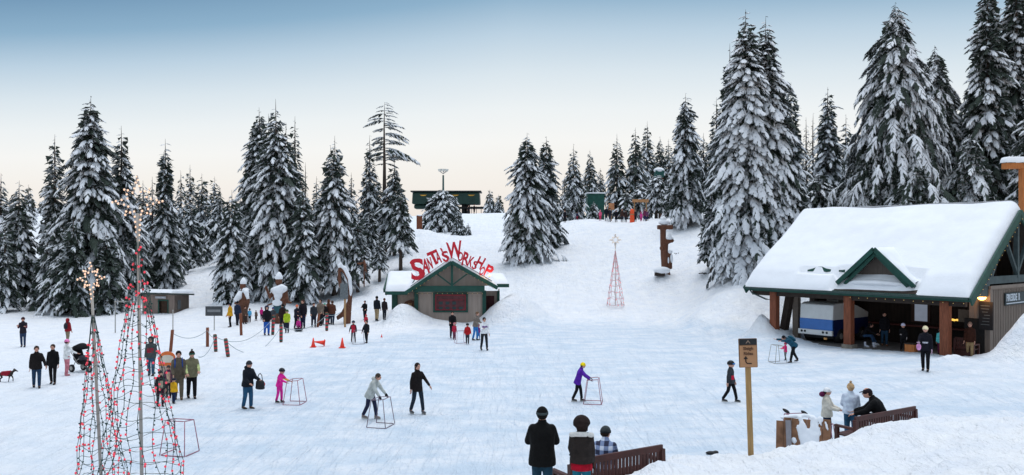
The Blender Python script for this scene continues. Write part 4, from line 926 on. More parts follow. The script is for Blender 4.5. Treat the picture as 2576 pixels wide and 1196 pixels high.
    prof=[(hz,.186*B,.150*B),(hz+.10,.186*B,.150*B),(1.05,.166*B,.128*B),(1.18,.168*B,.125*B),(1.30,.182*B,.128*B),(1.38,.168*B,.110*B),(1.44,.120*B,.088*B),(1.50,.078,.078),(1.545,.074,.076)]
    q.loft([S(T(0,.0,a)) for a,_,_ in prof],[(x_*s,y_*s) for _,x_,y_ in prof],0,14,side=(1,0,0))
    for i in (0,1):
        q.cap(S(J['sho',i]),S(J['elb',i]),.066*s*B,.058*s*B); q.cap(S(J['elb',i]),S(J['wri',i]-J['hdir',i]*.02),.058*s*B,.045*s*B)
    if hood: q.ball(S(T(0,.10,1.50)),(.11*s,.09*s,.07*s),0)
    h=remesh(q,v*max(.6,s),4); mats=[cloth(jacket)]
    if trim:   # second colour panel over a height band of the garment: (colour, z0, z1, only)
        zz0,zz1=trim[1],trim[2]; mats.append(cloth(trim[0])); 
        for k_,f_ in enumerate(h.f):
            c=Vector((0,0,0))
            for vi in f_: c+=Vector(h.v[vi])
            c/=len(f_); c/=s; r_=rot(c-pel,-lean)+V3(0,0,.93)
            ok=zz0<r_.z<zz1
            if trim[3]=='torso': ok=ok and abs(r_.x)<.16
            if trim[3]=='arms': ok=ok and abs(r_.x)>.17
            if trim[3]=='front': ok=ok and r_.y<0 and abs(r_.x)<.1
            if ok: h.m[k_]=1
    obj('jacket',h,mats,t,True)
    # boots
    for i in (0,1):
        q=Geo(); a=J['ank',i]; q.cap(S(a+V3(0,.02,.05)),S(a+V3(0,.02,-.02)),.052*s,.05*s,0,10)
        q.loft([S(a+V3(0,.065,-.05)),S(a+V3(0,.0,-.045)),S(a+V3(0,-.10,-.055)),S(a+V3(0,-.17,-.065))],[(.035*s,.03*s),(.046*s,.042*s),(.046*s,.032*s),(.03*s,.02*s)],0,10,side=(1,0,0))
        bo=obj('boot',q,cloth(boots,.5),t,True)
        if skates: obj('blade',Geo().box(S(a+V3(0,-.05,-.11)),(.010*s,.27*s,.045*s)),METAL,bo)
    # head covering
    if hat=='hair': 
        q=Geo(); q.ball(fc+Rh@(V3(0,.12,.18)*hr),(hr*.92,hr*1.02,hr*1.06),0,12,8,Rh); q=remesh(q,hr*.16)
        q.f=[f_ for f_ in q.f]; obj('hair',q,cloth(hair),t,True)
    elif hat=='longhair':
        q=Geo(); q.ball(fc+Rh@(V3(0,.14,.16)*hr),(hr*.95,hr*1.02,hr*1.08),0,12,8,Rh); q.loft([fc+Rh@(V3(0,.45,0)*hr),fc+Rh@(V3(0,.6,-1.1)*hr),fc+Rh@(V3(0,.6,-2.2)*hr)],[(hr*.85,hr*.5),(hr*.8,hr*.35),(hr*.5,hr*.2)],0,12,side=(1,0,0)); obj('hair',remesh(q,hr*.14),cloth(hair),t,True)
    else:
        q=Geo(); k_={'beanie':(1.0,1.06),'helmet':(1.16,1.12),'cap':(.98,.9),'bobble':(1.0,1.1),'hoodup':(1.22,1.2),'furhood':(1.62,1.45)}[hat]
        n=14; P=[];Rr=[]
        for j in range(8):
            a_=j/7*math.pi*.56; P.append(fc+Rh@(V3(0,.06,.14+k_[1]*math.cos(a_))*hr)); Rr.append((max(.02,k_[0]*.93*math.sin(a_))*hr,max(.02,k_[0]*1.05*math.sin(a_))*hr))
        if hat in('hoodup','furhood'): P+= [fc+Rh@(V3(0,.25,-.6)*hr),fc+Rh@(V3(0,.35,-1.25)*hr)]; Rr+=[(hr*1.08,hr*1.0),(hr*.95,hr*.85)]
        q.loft(P,Rr,0,n,side=Rh@V3(1,0,0))
        if hat in('hoodup','furhood'): # opening for the face
            cuto=fc+Rh@(V3(0,-.9,-.15)*hr); keep=[]
            for f_ in q.f:
                c=sum((Vector(q.v[i_]) for i_ in f_),Vector())/len(f_)
                keep.append((c-cuto).length>hr*.78 or len(f_)>4)
            q.f=[f_ for f_,k2 in zip(q.f,keep) if k2]; q.m=[0]*len(q.f)
        if hat=='bobble': q.ball(fc+Rh@(V3(0,.1,1.45)*hr),hr*.32)
        ho=obj('helmet' if hat=='helmet' else ('hood' if 'hood' in hat else 'hat'),q,cloth(hatc,.35 if hat=='helmet' else .9),t,True)
        if hat=='cap': obj('brim',Geo().loft([fc+Rh@(V3(0,-.75,.42)*hr),fc+Rh@(V3(0,-1.25,.40)*hr),fc+Rh@(V3(0,-1.62,.32)*hr)],[(hr*.75,hr*.06),(hr*.68,hr*.05),(hr*.35,hr*.04)],0,10,side=Rh@V3(1,0,0)),cloth(hatc),ho,True)
        elif hat in('beanie','bobble'): obj('cuff',Geo().loft([fc+Rh@(V3(0,.05,-.02)*hr),fc+Rh@(V3(0,.05,.36)*hr)],[(hr*.97,hr*1.12),(hr*.95,hr*1.1)],0,14,side=Rh@V3(1,0,0)),cloth(pcol2 or hatc),ho,True)
        elif hat=='helmet': obj('goggles',Geo().loft([fc+Rh@(V3(-.75,-.72,.22)*hr),fc+Rh@(V3(0,-1.14,.22)*hr),fc+Rh@(V3(.75,-.72,.22)*hr)],[hr*.2,hr*.26,hr*.2],0,8),cloth(pcol2 or (25,60,110),.2),ho,True)
        if hat not in('helmet','hoodup','furhood'):
            q=Geo(); q.ball(fc+Rh@(V3(0,.28,-.12)*hr),(hr*.84,hr*.82,hr*.75),0,10,7,Rh); obj('hair',q,cloth(hair),t,True)
    info=dict(t=t,s=s,S=S,T=T,J=J,fc=fc,hr=hr,Rh=Rh,p=p)
    if extra: extra(info)
    return info
def backpack(col,w=.28,h=.42):
    def f(i):
        s=i['s']; S=i['S']; T=i['T']; g=Geo(); g.loft([S(T(0,.19,1.02)),S(T(0,.22,1.08)),S(T(0,.22,1.32)),S(T(0,.17,1.42))],[(w*.42*s,.06*s),(w*.5*s,.09*s),(w*.5*s,.085*s),(w*.36*s,.05*s)],0,10,side=(1,0,0))
        r=thing('backpack','%s backpack worn by the walker with %s'%col[1:],'backpack',tuple(i['p']),i['t'].rotation_euler[2]); obj('bag',g,cloth(col[0]),r,True)
        for sd in (-1,1): obj('strap',Geo().tube([S(T(sd*.10,.12,1.40)),S(T(sd*.12,-.02,1.50)),S(T(sd*.12,-.145,1.36)),S(T(sd*.13,-.10,1.12))],.02*s),cloth(col[0]),r,True)
    return f
# skating frames -------------------------------------------------
def frame_geo(w=.70,d=.62,h=.86,r=.0125):
    g=Geo(); wt,dt=w*.78,d*.62; rr=r
    b=[(-w/2,d/2,rr),(-w/2,-d/2,rr),(w/2,-d/2,rr),(w/2,d/2,rr)]; tp=[(-wt/2,dt/2,h),(-wt/2,-dt/2,h),(wt/2,-dt/2,h),(wt/2,dt/2,h)]
    base=Geo().tube([(-w/2,d/2,rr),(-w/2,-d/2+.06,rr),(-w/2+.06,-d/2,rr),(w/2-.06,-d/2,rr),(w/2,-d/2+.06,rr),(w/2,d/2,rr)],rr)
    top=Geo().tube([(-wt/2,dt/2,h-.03),(-wt/2,-dt/2+.05,h),(-wt/2+.05,-dt/2,h),(wt/2-.05,-dt/2,h),(wt/2,-dt/2+.05,h),(wt/2,dt/2,h-.03)],rr)
    cross=Geo().tube([(-wt/2,dt/2,h-.03),(wt/2,dt/2,h-.03)],rr)
    ups=[Geo().tube([b[i],(tp[i][0],tp[i][1],h-.03*(i in(0,3)))],rr) for i in range(4)]
    return base,top,cross,ups
def skate_frame(px,feet,label,yaw,k=1.0,m=None,d=None,z=None,tilt=0):
    p=on(px,feet) if d is None else at(px,d,z); t=thing('skating_frame',label,'skating aid',tuple(p),rad(yaw),'metal skating frames on the rink'); t.scale=(k,k,k)
    if tilt: t.rotation_euler[0]=rad(tilt)
    base,top,cross,ups=frame_geo(); m=m or FRAMEM
    obj('runner',base,m,t,True); obj('handle',top,m,t,True); obj('crossbar',cross,m,t,True)
    for u in ups: obj('upright',u,m,t,True)
    return t
# ---- left side
def child_carried(i):
    pass
person(58,874,797,'person in dark coat and jeans carrying a child, far left of the snow field',(38,34,42),(42,58,84),yaw=20,hat='beanie',hatc=(60,30,36),arms=((35,8,80),(30,8,80)),fine=.03,trim=((92,44,58),.9,1.3,'arms'))
person(170,862,800,'person walking away in a red jacket and khaki trousers with a dark backpack',(140,28,38),(134,122,100),yaw=175,hat='hoodup',hatc=(140,28,38),bulk=1.12,stride=8,fine=.03,extra=backpack(((45,45,52),'dark grey','the red jacket')))
person(92,976,868,'person in a brown black coat and blue jeans, leftmost walker of four',(24,20,20),(34,58,84),yaw=32,hat='hair',bulk=1.15,stride=10,hem=.78,arms=((-6,10,8),(16,22,20)))
person(133,968,865,'slim person all in black between the brown coated walker and the white jacket',(16,16,18),(18,18,20),yaw=15,hat='hair',hair=(60,42,30),stride=8,bulk=1.0,arms=((-4,10,8),(8,12,14)))
person(168,946,852,'person in a white jacket, flared pink trousers and pink hat pushing the stroller',(226,228,226),(196,120,132),yaw=150,hat='beanie',hatc=(226,130,180),arms=((35,6,30),(40,6,30)),stride=3,boots=(190,120,130))
person(380,946,846,'person in a grey hooded jacket and jeans seen through the tall light tree',(70,74,76),(52,84,108),yaw=10,hat='hoodup',hatc=(40,42,46),trim=((140,40,56),1.05,1.25,'torso'),bulk=1.1,d=None)
person(403,1023,930,'person in a dark coat and maroon trousers right of the tall light tree foot',(40,34,38),(52,22,38),yaw=40,hat='beanie',hatc=(30,28,34),trim=((150,140,120),.9,1.25,'front'),bulk=1.05)
person(424,1002,918,'person in a maroon jacket with a beige front beside the orange snowboard',(96,44,78),(40,34,40),yaw=15,hat='beanie',hatc=(70,68,66),trim=((190,160,140),.82,1.40,'front'),bulk=1.05)
person(449,1006,880,'bare headed person in an olive brown jacket with blue straps, looking down',(88,80,68),(98,90,76),yaw=25,hat='hair',hair=(22,18,18),bulk=1.22,lean=6,arms=((12,8,30),(12,8,25)),hem=.74,boots=(96,80,62),extra=backpack(((40,70,140),'blue','the olive brown jacket')))
person(437,1017,952,'small child in a yellow top, navy trousers and dark helmet among the adults',(222,168,32),(28,42,74),yaw=170,hat='helmet',hatc=(22,26,40),kid=True,bulk=1.2)
person(482,1003,880,'person in an olive and lime jacket with black trousers and a green bobble hat',(112,108,84),(16,16,20),yaw=30,hat='bobble',hatc=(40,30,26),pcol2=(30,100,84),bulk=1.2,lean=5,arms=((14,10,40),(20,10,50)),trim=((176,186,128),1.0,1.28,'arms'),stride=8)
def blackbag(i):
    r=thing('shoulder_bag','black bag with a red patch held by the person in the navy coat','bag',tuple(i['p']),i['t'].rotation_euler[2]); s=i['s']; c=i['S'](i['J']['wri',1])+V3(0,-.02,-.14)
    obj('bag',Geo().loft([c+V3(0,0,-.17),c+V3(0,0,-.14),c+V3(0,0,.08),c+V3(0,0,.13)],[(.10,.16),(.13,.19),(.11,.17),(.06,.12)],0,10,side=(1,0,0)),BLACK,r,True)
    obj('patch',Geo().ball(c+V3(.12,-.02,-.02),(.03,.09,.09)),REDM,r,True); obj('strap',Geo().tube([c+V3(0,.12,.10),c+V3(0,.08,.30),c+V3(0,0,.36),c+V3(0,-.08,.30),c+V3(0,-.12,.10)],.014),BLACK,r,True)
person(623,1029,905,'person in a puffy navy coat and jeans with a striped beanie holding a bag',(22,26,34),(38,78,108),yaw=60,hat='beanie',hatc=(48,50,56),bulk=1.28,arms=((10,6,50),(32,4,40)),lean=5,hood=True,boots=(70,56,44),extra=blackbag,hem=.82)
# ---- rink skaters
person(703,1014,928,'small child in a bright pink snowsuit and dark helmet pushing a frame',(226,42,150),(222,46,152),yaw=75,hat='helmet',hatc=(34,36,44),pcol2=(60,50,60),kid=True,bulk=1.15,arms=((40,4,30),(42,4,30)),lean=10,skates=True,trim=((240,190,60),1.15,1.25,'torso'))
skate_frame(742,1016,'metal skating frame pushed by the small child in pink',85,.98,FRAMER)
person(932,1056,937,'skater in a pale grey hooded coat and dark jeans bending over a skating frame',(176,180,176),(34,38,62),yaw=70,hat='hair',hair=(66,58,50),bulk=1.18,lean=24,arms=((28,6,10),(32,6,10)),stride=14,skates=True,glove=(24,24,26),hood=True,boots=(120,110,106),hem=.76,fine=.02)
skate_frame(958,1072,'metal skating frame under the hands of the pale grey coated skater',75,1.0)
person(1050,1043,914,'tall skater in a dark brown hooded coat and jeans with arms held out',(26,20,20),(32,42,54),yaw=38,hat='longhair',hair=(34,22,20),bulk=1.06,stride=9,sidestep=.06,arms=((-8,12,14),(22,24,22)),skates=True,boots=(84,86,90),hem=.76,fine=.02)
person(1454,1012,912,'skater in a purple coat and yellow knitted hat leaning on a frame',(84,34,152),(20,20,24),yaw=82,hat='beanie',hatc=(250,206,20),pcol2=(250,206,20),bulk=1.12,lean=16,arms=((42,4,12),(40,4,18)),stride=12,skates=True,glove=(34,34,40),hem=.74,fine=.02,boots=(60,56,54))
skate_frame(1492,1014,'pinkish skating frame pushed by the purple coated skater',80,1.0,FRAMER)
person(1838,1013,909,'young skater in a grey and red jacket with dark helmet and blue goggles',(52,54,58),(16,16,20),yaw=60,hat='helmet',hatc=(26,28,34),pcol2=(40,120,190),kid=True,bulk=1.15,stride=16,sidestep=.05,trim=((186,22,52),.98,1.16,'torso'),arms=((-12,10,10),(6,8,14)),skates=True,boots=(36,36,40),fine=.02)
person(1996,912,832,'adult in a teal jacket and black trousers bent over a child, by the lodge post',(26,72,92),(16,18,22),yaw=-72,hat='hair',hair=(20,20,26),lean=52,arms=((88,4,8),(84,4,8)),stride=18,bulk=1.2,H=1.62,hem=.80,extra=backpack(((34,84,104),'teal blue','the bent teal figure')))
person(1976,907,862,'small child in a bright pink jacket sheltered under the bent adult',(232,26,110),(30,26,34),yaw=-75,hat='beanie',hatc=(160,30,70),kid=True,bulk=1.1,arms=((50,4,30),(50,4,30)))
skate_frame(1956,913,'grey skating frame in front of the pink child by the lodge',-80,.95,METAL)
def pouch(i):
    r=thing('small_bag','small white and pink bag carried by the cream hatted person in black','bag',tuple(i['p']),i['t'].rotation_euler[2]); c=i['S'](i['J']['wri',0])+V3(0,0,-.18); obj('bag',Geo().ball(c,(.09,.07,.14)),cloth((214,150,196)),r,True); obj('strap',Geo().tube([c+V3(.04,0,.1),c+V3(0,0,.24),c+V3(-.04,0,.1)],.012),cloth((214,214,214)),r,True)
person(2328,936,820,'person in black with a cream knitted hat standing before the lodge posts',(20,20,30),(12,12,18),yaw=-35,hat='beanie',hatc=(226,214,176),pcol2=(226,214,176),bulk=1.08,arms=((30,8,60),(4,10,14)),stride=6,trim=((190,190,200),1.10,1.16,'front'),hair=(200,170,130),glove=(180,150,170),extra=pouch,fine=.02)
person(2080,1084,957,'person in a cream jacket with maroon hood and white hat at the rink edge',(206,200,186),(26,38,58),yaw=60,hat='beanie',hatc=(228,232,236),bulk=1.22,arms=((30,8,50),(30,8,40)),hem=.82,d=22.3,H=1.56,hood=True,extra=lambda i: obj('hood_lining',Geo().ball(i['S'](i['T'](0,.13,1.53)),(.15*i['s'],.11*i['s'],.09*i['s'])),cloth((92,26,66)),i['t'],True),fine=.018)
person(2140,1102,945,'person in a white quilted jacket and jeans with a tan fur hat, back turned',(206,216,238),(44,84,112),yaw=160,hat='bobble',hatc=(176,146,110),pcol2=(190,160,126),bulk=1.22,arms=((20,10,50),(24,10,50)),hem=.88,d=21.8,H=1.70,hair=(196,160,120),fine=.018)
# ---- by the hut
person(889,863,808,'child in a red vest over dark sleeves skating left of the hut',(40,38,48),(50,54,64),yaw=10,hat='helmet',hatc=(40,50,60),kid=True,trim=((178,36,56),.8,1.42,'torso'),stride=10,sidestep=.05,fine=.03,arms=((4,22,10),(-4,14,10)),skates=True)
person(922,864,806,'young skater in black gliding beside the child in the red vest',(22,24,30),(26,28,34),yaw=-20,hat='hair',hair=(30,26,28),kid=True,bulk=1.25,fine=.03,arms=((0,26,14),(6,10,20)),stride=9)
person(921,812,786,'tiny child in a red coat behind the young skater in black',(186,38,56),(60,30,40),yaw=0,hat='bobble',hatc=(190,60,70),kid=True,fine=.035,d=52.5,H=.95)
person(918,806,757,'adult in a black coat standing apart left of the hut snow pile',(16,18,22),(24,30,40),yaw=-10,hat='hair',hair=(16,14,14),bulk=1.2,fine=.03,arms=((30,16,60),(20,10,40)))
person(948,809,745,'adult in a dark navy coat and khaki trousers next to the hut',(20,24,34),(164,144,112),yaw=165,hat='hair',hair=(20,16,16),bulk=1.25,fine=.03,hem=.84)
person(967,808,752,'adult in dark brown clothes close to the hut snow pile',(34,26,28),(26,30,40),yaw=170,hat='hair',hair=(96,60,44),bulk=1.15,fine=.03)
person(1138,852,783,'adult in a black coat standing over a red child below the hut window',(18,18,22),(22,28,42),yaw=10,hat='hair',hair=(20,16,16),bulk=1.22,fine=.03,arms=((30,8,40),(30,8,40)))
person(1143,853,810,'small child in a red snowsuit held by the adult in black',(176,40,64),(120,60,80),yaw=5,hat='beanie',hatc=(190,120,130),kid=True,fine=.03,d=46.0,H=1.0)
person(1176,867,815,'child in a red jacket and grey trousers with a dark helmet below the hut',(176,30,34),(56,56,62),yaw=175,hat='helmet',hatc=(24,24,28),kid=True,bulk=1.2,fine=.03,skates=True,arms=((6,18,12),(6,18,12)))
person(1196,857,783,'adult in a beige jacket and bright blue trousers below the hut',(120,110,102),(48,118,186),yaw=60,hat='hair',hair=(110,86,66),bulk=1.1,lean=10,fine=.03,arms=((20,8,40),(20,8,40)),hem=.82)
person(1204,856,822,'tiny child in purple beside the blue trousered adult',(120,60,130),(60,110,180),yaw=30,hat='beanie',hatc=(140,70,120),kid=True,fine=.035,d=46.2,H=.85)
person(1218,883,800,'skater in a white jacket and black trousers with a purple strap, before the hut',(232,234,240),(34,36,42),yaw=20,hat='hair',hair=(18,16,18),bulk=1.15,stride=4,sidestep=.05,skates=True,arms=((28,10,70),(10,8,20)),fine=.026,hem=.88,trim=((110,50,130),1.22,1.30,'torso'))
skate_frame(902,866,'skating frame lying low at the feet of the two children left of the hut',10,.9,None)
skate_frame(1158,864,'skating frame in front of the children below the hut window',20,.8,FRAMER)
# ---- queue of people in the middle
Q='people queueing by the carved figures'
CR=[(579,824,762,'person in a yellow jacket and black trousers at the left end of the queue',(206,150,28),(16,16,20),0,'beanie',(30,30,40),{}),
(597,819,757,'tall person in a navy coat beside the yellow jacket in the queue',(30,42,64),(26,30,44),170,'hair',(20,18,20),{}),
(616,816,770,'person in brown clothes just under the left carved figure',(84,64,54),(62,52,48),10,'hair',(40,30,26),{}),
(628,811,776,'small child in a light blue jacket right of the left carved figure',(92,178,222),(36,36,44),20,'beanie',(24,22,28),{'kid':1}),
(644,808,781,'distant person in grey brown between the two carved figures',(98,86,78),(60,56,56),0,'hair',(60,44,34),{}),
(658,806,774,'child in a magenta jacket behind the black coat in the queue',(206,40,130),(60,30,60),20,'beanie',(150,60,100),{'kid':1}),
(671,844,768,'person in a puffy black coat and bright blue trousers in the queue',(20,20,26),(38,86,168),-15,'hoodup',(28,36,60),{}),
(687,822,772,'person with a navy hat and grey coat right of the bright blue trousers',(60,64,70),(40,46,60),10,'beanie',(38,60,120),{}),
(711,828,764,'person in a dark brown coat in front of the middle carved figure',(44,30,28),(30,30,36),170,'hair',(36,26,24),{}),
(722,838,779,'child in a lime green jacket and dark trousers in the queue',(166,190,44),(34,40,56),25,'beanie',(70,90,60),{'kid':1}),
(747,828,766,'person in black with an orange hat right of the lime jacket',(24,26,40),(22,26,34),15,'beanie',(220,110,70),{}),
(762,826,753,'tall person in a dark coat with a lilac bag behind the pink child',(26,22,30),(30,34,60),20,'hair',(66,40,34),{}),
(789,824,761,'person in a dark grey coat standing alone in the queue middle',(44,48,54),(34,38,52),-10,'hair',(48,38,34),{}),
(806,820,752,'person with long hair in a beige and black coat near the striped post',(124,110,98),(26,26,32),15,'longhair',(26,20,20),{}),
(817,818,762,'person in a dark coat between the beige coat and the brown coat',(30,26,28),(28,30,40),0,'beanie',(110,170,150),{}),
(827,816,753,'person in a rich brown coat and jeans at the right end of the queue',(96,54,38),(44,62,84),170,'longhair',(84,50,34),{}),
(836,818,756,'last person of the queue, brown coat with light boots',(88,52,40),(40,52,72),160,'hair',(70,44,34),{})]
for i,(px,ft,tp,lb,jc,pc,yw_,ht,hc,k) in enumerate(CR):
    person(px,ft,tp,lb,jc,pc,yaw=yw_+(i*53)%110-55,hat=ht,hatc=hc,hair=hc,kid=bool(k.get('kid')),bulk=1.30,fine=.034,group=Q,stride=3+i*5%9,headyaw=(i*37)%50-25,arms=((8+i*3%20,8,20+i*7%40),(6,10,15+i*11%40)))
person(751,832,806,'child in pink sitting on a sled in front of the queue',(200,50,140),(150,50,110),yaw=20,hat='beanie',hatc=(90,40,70),kid=True,pose='sit',fine=.034,group=Q,H=1.1)
# ---- ridge group
G='people on the ridge by the gate'
RG=[(1421,562,530,'dark figure at the foot of the ridge firs, left of the group',(22,22,28),(20,20,24),0,'hair',(20,18,18),0),
(1452,558,538,'figure in dark blue and red crouching on the ridge',(36,40,70),(140,40,60),0,'beanie',(60,40,50),0),
(1510,558,531,'child in pink at the left of the ridge queue',(218,90,130),(200,60,100),0,'beanie',(220,120,150),1),
(1525,553,516,'person in black second from left on the ridge',(24,24,34),(40,44,56),0,'hair',(30,24,24),0),
(1534,554,518,'person in dark grey third from left on the ridge',(40,40,48),(60,64,76),170,'hair',(40,30,28),0),
(1550,556,524,'slim person in black standing alone on the ridge',(18,20,28),(18,20,28),0,'beanie',(40,30,30),0),
(1565,557,522,'person in brown left of the orange marker',(64,44,40),(50,50,60),0,'hair',(60,40,34),0),
(1574,557,525,'person in dark brown right next to the orange marker on its left',(50,38,38),(44,44,54),170,'hair',(30,24,24),0),
(1598,555,523,'person in dark clothes behind the orange marker',(40,44,50),(30,40,50),0,'hair',(40,30,28),0),
(1613,556,530,'child in a magenta jacket under the wooden gate',(214,70,150),(190,70,130),0,'beanie',(200,90,140),1),
(1622,552,518,'person in a maroon coat at the right end of the ridge queue',(110,50,80),(44,50,84),0,'beanie',(120,60,90),0),
(1628,552,522,'person in purple grey last on the ridge queue',(94,60,90),(40,44,76),20,'hair',(40,26,30),0)]
for px,ft,tp,lb,jc,pc,yw_,ht,hc,kd in RG:
    person(px,ft,tp,lb,jc,pc,yaw=yw_,hat=ht,hatc=hc,hair=hc,kid=bool(kd),bulk=1.2,fine=.05,group=G,d=87.5 if px>1500 else 88)
person(1179,534,522,'tiny dark figure left, in front of the lift station',(26,24,28),(30,30,34),hat='hair',d=131,H=1.5,fine=.06)
person(1193,536,523,'tiny dark figure right, in front of the lift station',(20,20,24),(24,24,28),hat='hair',d=131,H=1.6,fine=.06)
# ---- in the lodge
def li(px,yl): 
    o=LO+ax*lx(px,yl)+ay*yl; return o
def lodge_person(px,yl,H,label,*a,**k):
    o=li(px,yl); return person(px,0,0,label,*a,d=o.y,z=.17,H=H,fine=.026,**k)
lodge_person(2225,2.6,1.85,'person in a black jacket and jeans standing inside the lodge',(16,16,22),(36,66,90),yaw=-20,hat='hair',hair=(20,16,16),bulk=1.1,boots=(110,70,40))
lodge_person(2172,2.0,1.75,'seated person in black and jeans lacing skates inside the lodge',(18,16,20),(40,66,96),yaw=60,hat='longhair',hair=(24,18,18),pose='sit',lean=28,arms=((50,6,20),(50,6,20)),skates=True,boots=(200,206,216))
lodge_person(2272,1.1,1.45,'child in black with a white and lilac hat inside the lodge front',(14,14,18),(14,14,18),yaw=-20,hat='beanie',hatc=(206,206,236),pcol2=(206,206,236),kid=True,glove=(170,160,160),arms=((40,8,40),(10,8,30)))
lodge_person(2366,1.2,1.35,'child in an aqua jacket half hidden behind the near lodge post',(96,196,196),(90,30,60),yaw=160,hat='beanie',hatc=(60,50,50),kid=True)
lodge_person(2440,1.1,1.78,'person in a dark brown coat and khaki trousers by the menu board',(56,28,18),(150,126,92),yaw=-40,hat='hair',hair=(120,96,84),bulk=1.15,boots=(120,60,34))
# ---- foreground
person(1364,0,0,'man in a black coat and black beanie with a grey band, seen from behind',(9,9,10),(30,62,80),yaw=178,hat='beanie',hatc=(10,10,12),pcol2=(56,66,68),hair=(14,12,12),bulk=1.30,d=13.5,z=1.12,H=1.75,arms=((26,16,48),(26,16,48)),fine=.016,hem=.75,glove=(12,12,14))
def furcollar(i):
    s=i['s']; S=i['S']; T=i['T']; P=[]
    for k in range(13):
        a=math.pi*(k/12); P.append(S(T(.205*math.cos(a),.03+.13*math.sin(a),1.465-.035*abs(math.cos(a))**3)))
    g=Geo().tube(P,.050*s,0,10); obj('fur_trim',remesh(g,.012),mat('white_fur',(.72,.72,.70),.95,.1,20,bump=1,bscale=60),i['t'],True)
    obj('hem_band',Geo().loft([S(T(0,0,.73)),S(T(0,0,.80)),S(T(0,0,.90))],[(.212*s,.165*s),(.218*s,.172*s),(.20*s,.155*s)],0,16,side=(1,0,0)),cloth((160,10,36)),i['t'],True)
person(1463,0,0,'person in a dark brown coat with fur hood, white trim and red hem, from behind',(42,36,34),(28,110,132),yaw=176,hat='furhood',hatc=(38,28,26),bulk=1.28,d=13.1,z=1.28,H=1.49,arms=((4,8,14),(22,8,30)),fine=.016,hem=.87,headyaw=25,extra=furcollar,glove=(20,20,22),hair=(60,40,30))
PL=mat('plaid',(.5,.55,.65),.9,0)
def plaid(m):
    t=m.node_tree; n=t.nodes; l=t.links; b=n['Principled BSDF']; tc_=n.new('ShaderNodeTexCoord'); s_=n.new('ShaderNodeSeparateXYZ'); l.new(tc_.outputs['Object'],s_.inputs[0])
    a=M('GREATER_THAN',M('SINE',M('MULTIPLY',s_.outputs[0],38,t),None,t),.1,t); c=M('GREATER_THAN',M('SINE',M('MULTIPLY',s_.outputs[2],38,t),None,t),.1,t); q=M('MULTIPLY',M('ADD',a,c,t),.5,t)
    r=n.new('ShaderNodeValToRGB'); r.color_ramp.elements[0].color=(.03,.035,.07,1); r.color_ramp.elements[1].color=(.62,.68,.80,1); e=r.color_ramp.elements.new(.5); e.color=(.20,.26,.42,1); l.new(q,r.inputs[0]); l.new(r.outputs[0],b.inputs['Base Color'])
plaid(PL); _cm[((1,2,3),.85)]=PL
person(1520,0,0,'person in a blue and white plaid jacket and dark beanie sitting on the near bench',(1,2,3),(26,28,40),yaw=165,hat='beanie',hatc=(58,64,66),pcol2=(40,46,50),pose='sit',d=15.4,z=.78,H=1.76,bulk=1.2,lean=14,arms=((30,8,40),(30,8,40)),fine=.016,headyaw=-25)
person(2222,0,0,'man in a black jacket and cap sitting on the far bench, facing left',(14,14,16),(24,24,30),yaw=-112,hat='cap',hatc=(30,20,26),pose='sit',d=21.2,z=.40,H=1.98,bulk=1.32,lean=26,arms=((42,8,30),(42,8,30)),fine=.016,hair=(40,30,26))
# dog at the left edge
def dog():
    p=on(14,962); t=thing('dog','dark dog in a red coat walking at the left edge of the snow','dog',tuple(p),rad(90)); s=.62
    g=Geo(); g.loft([(0,.36*s,.52*s),(0,.22*s,.54*s),(0,-.05*s,.52*s),(0,-.32*s,.53*s),(0,-.44*s,.60*s)],[(.09*s,.09*s),(.12*s,.13*s),(.13*s,.15*s),(.15*s,.18*s),(.09*s,.11*s)],0,12,side=(1,0,0))
    g.cap(V3(0,-.40,.60)*s,V3(0,-.56,.74)*s,.085*s,.075*s); g.ball(V3(0,-.60,.76)*s,(.085*s,.11*s,.085*s)); g.cap(V3(0,-.66,.74)*s,V3(0,-.80,.70)*s,.05*s,.035*s)
    g.cap(V3(0,.36,.55)*s,V3(0,.56,.66)*s,.035*s,.015*s)
    for x in (-1,1):
        g.cap(V3(x*.08,-.32,.46)*s,V3(x*.08,-.36-.08*x,.24)*s,.055*s,.035*s); g.cap(V3(x*.08,-.36-.08*x,.24)*s,V3(x*.08,-.34-.10*x,.03)*s,.032*s,.03*s)
        g.cap(V3(x*.08,.30,.48)*s,V3(x*.09,.24+.08*x,.30)*s,.075*s,.04*s); g.cap(V3(x*.09,.24+.08*x,.30)*s,V3(x*.09,.38+.08*x,.17)*s,.035*s,.028*s); g.cap(V3(x*.09,.38+.08*x,.17)*s,V3(x*.09,.34+.08*x,.02)*s,.028*s,.03*s)
        g.cap(V3(x*.06,-.56,.84)*s,V3(x*.08,-.53,.90)*s,.03*s,.012*s)
    obj('body',remesh(g,.016),mat('dog_fur',(.035,.028,.024),.9,.3,10),t,True)
    c=Geo().loft([(0,.24*s,.55*s),(0,.1*s,.55*s),(0,-.15*s,.55*s),(0,-.36*s,.58*s)],[(.135*s,.145*s),(.145*s,.16*s),(.16*s,.185*s),(.15*s,.17*s)],0,14,side=(1,0,0)); obj('coat',c,cloth((140,26,44)),t,True)
dog()
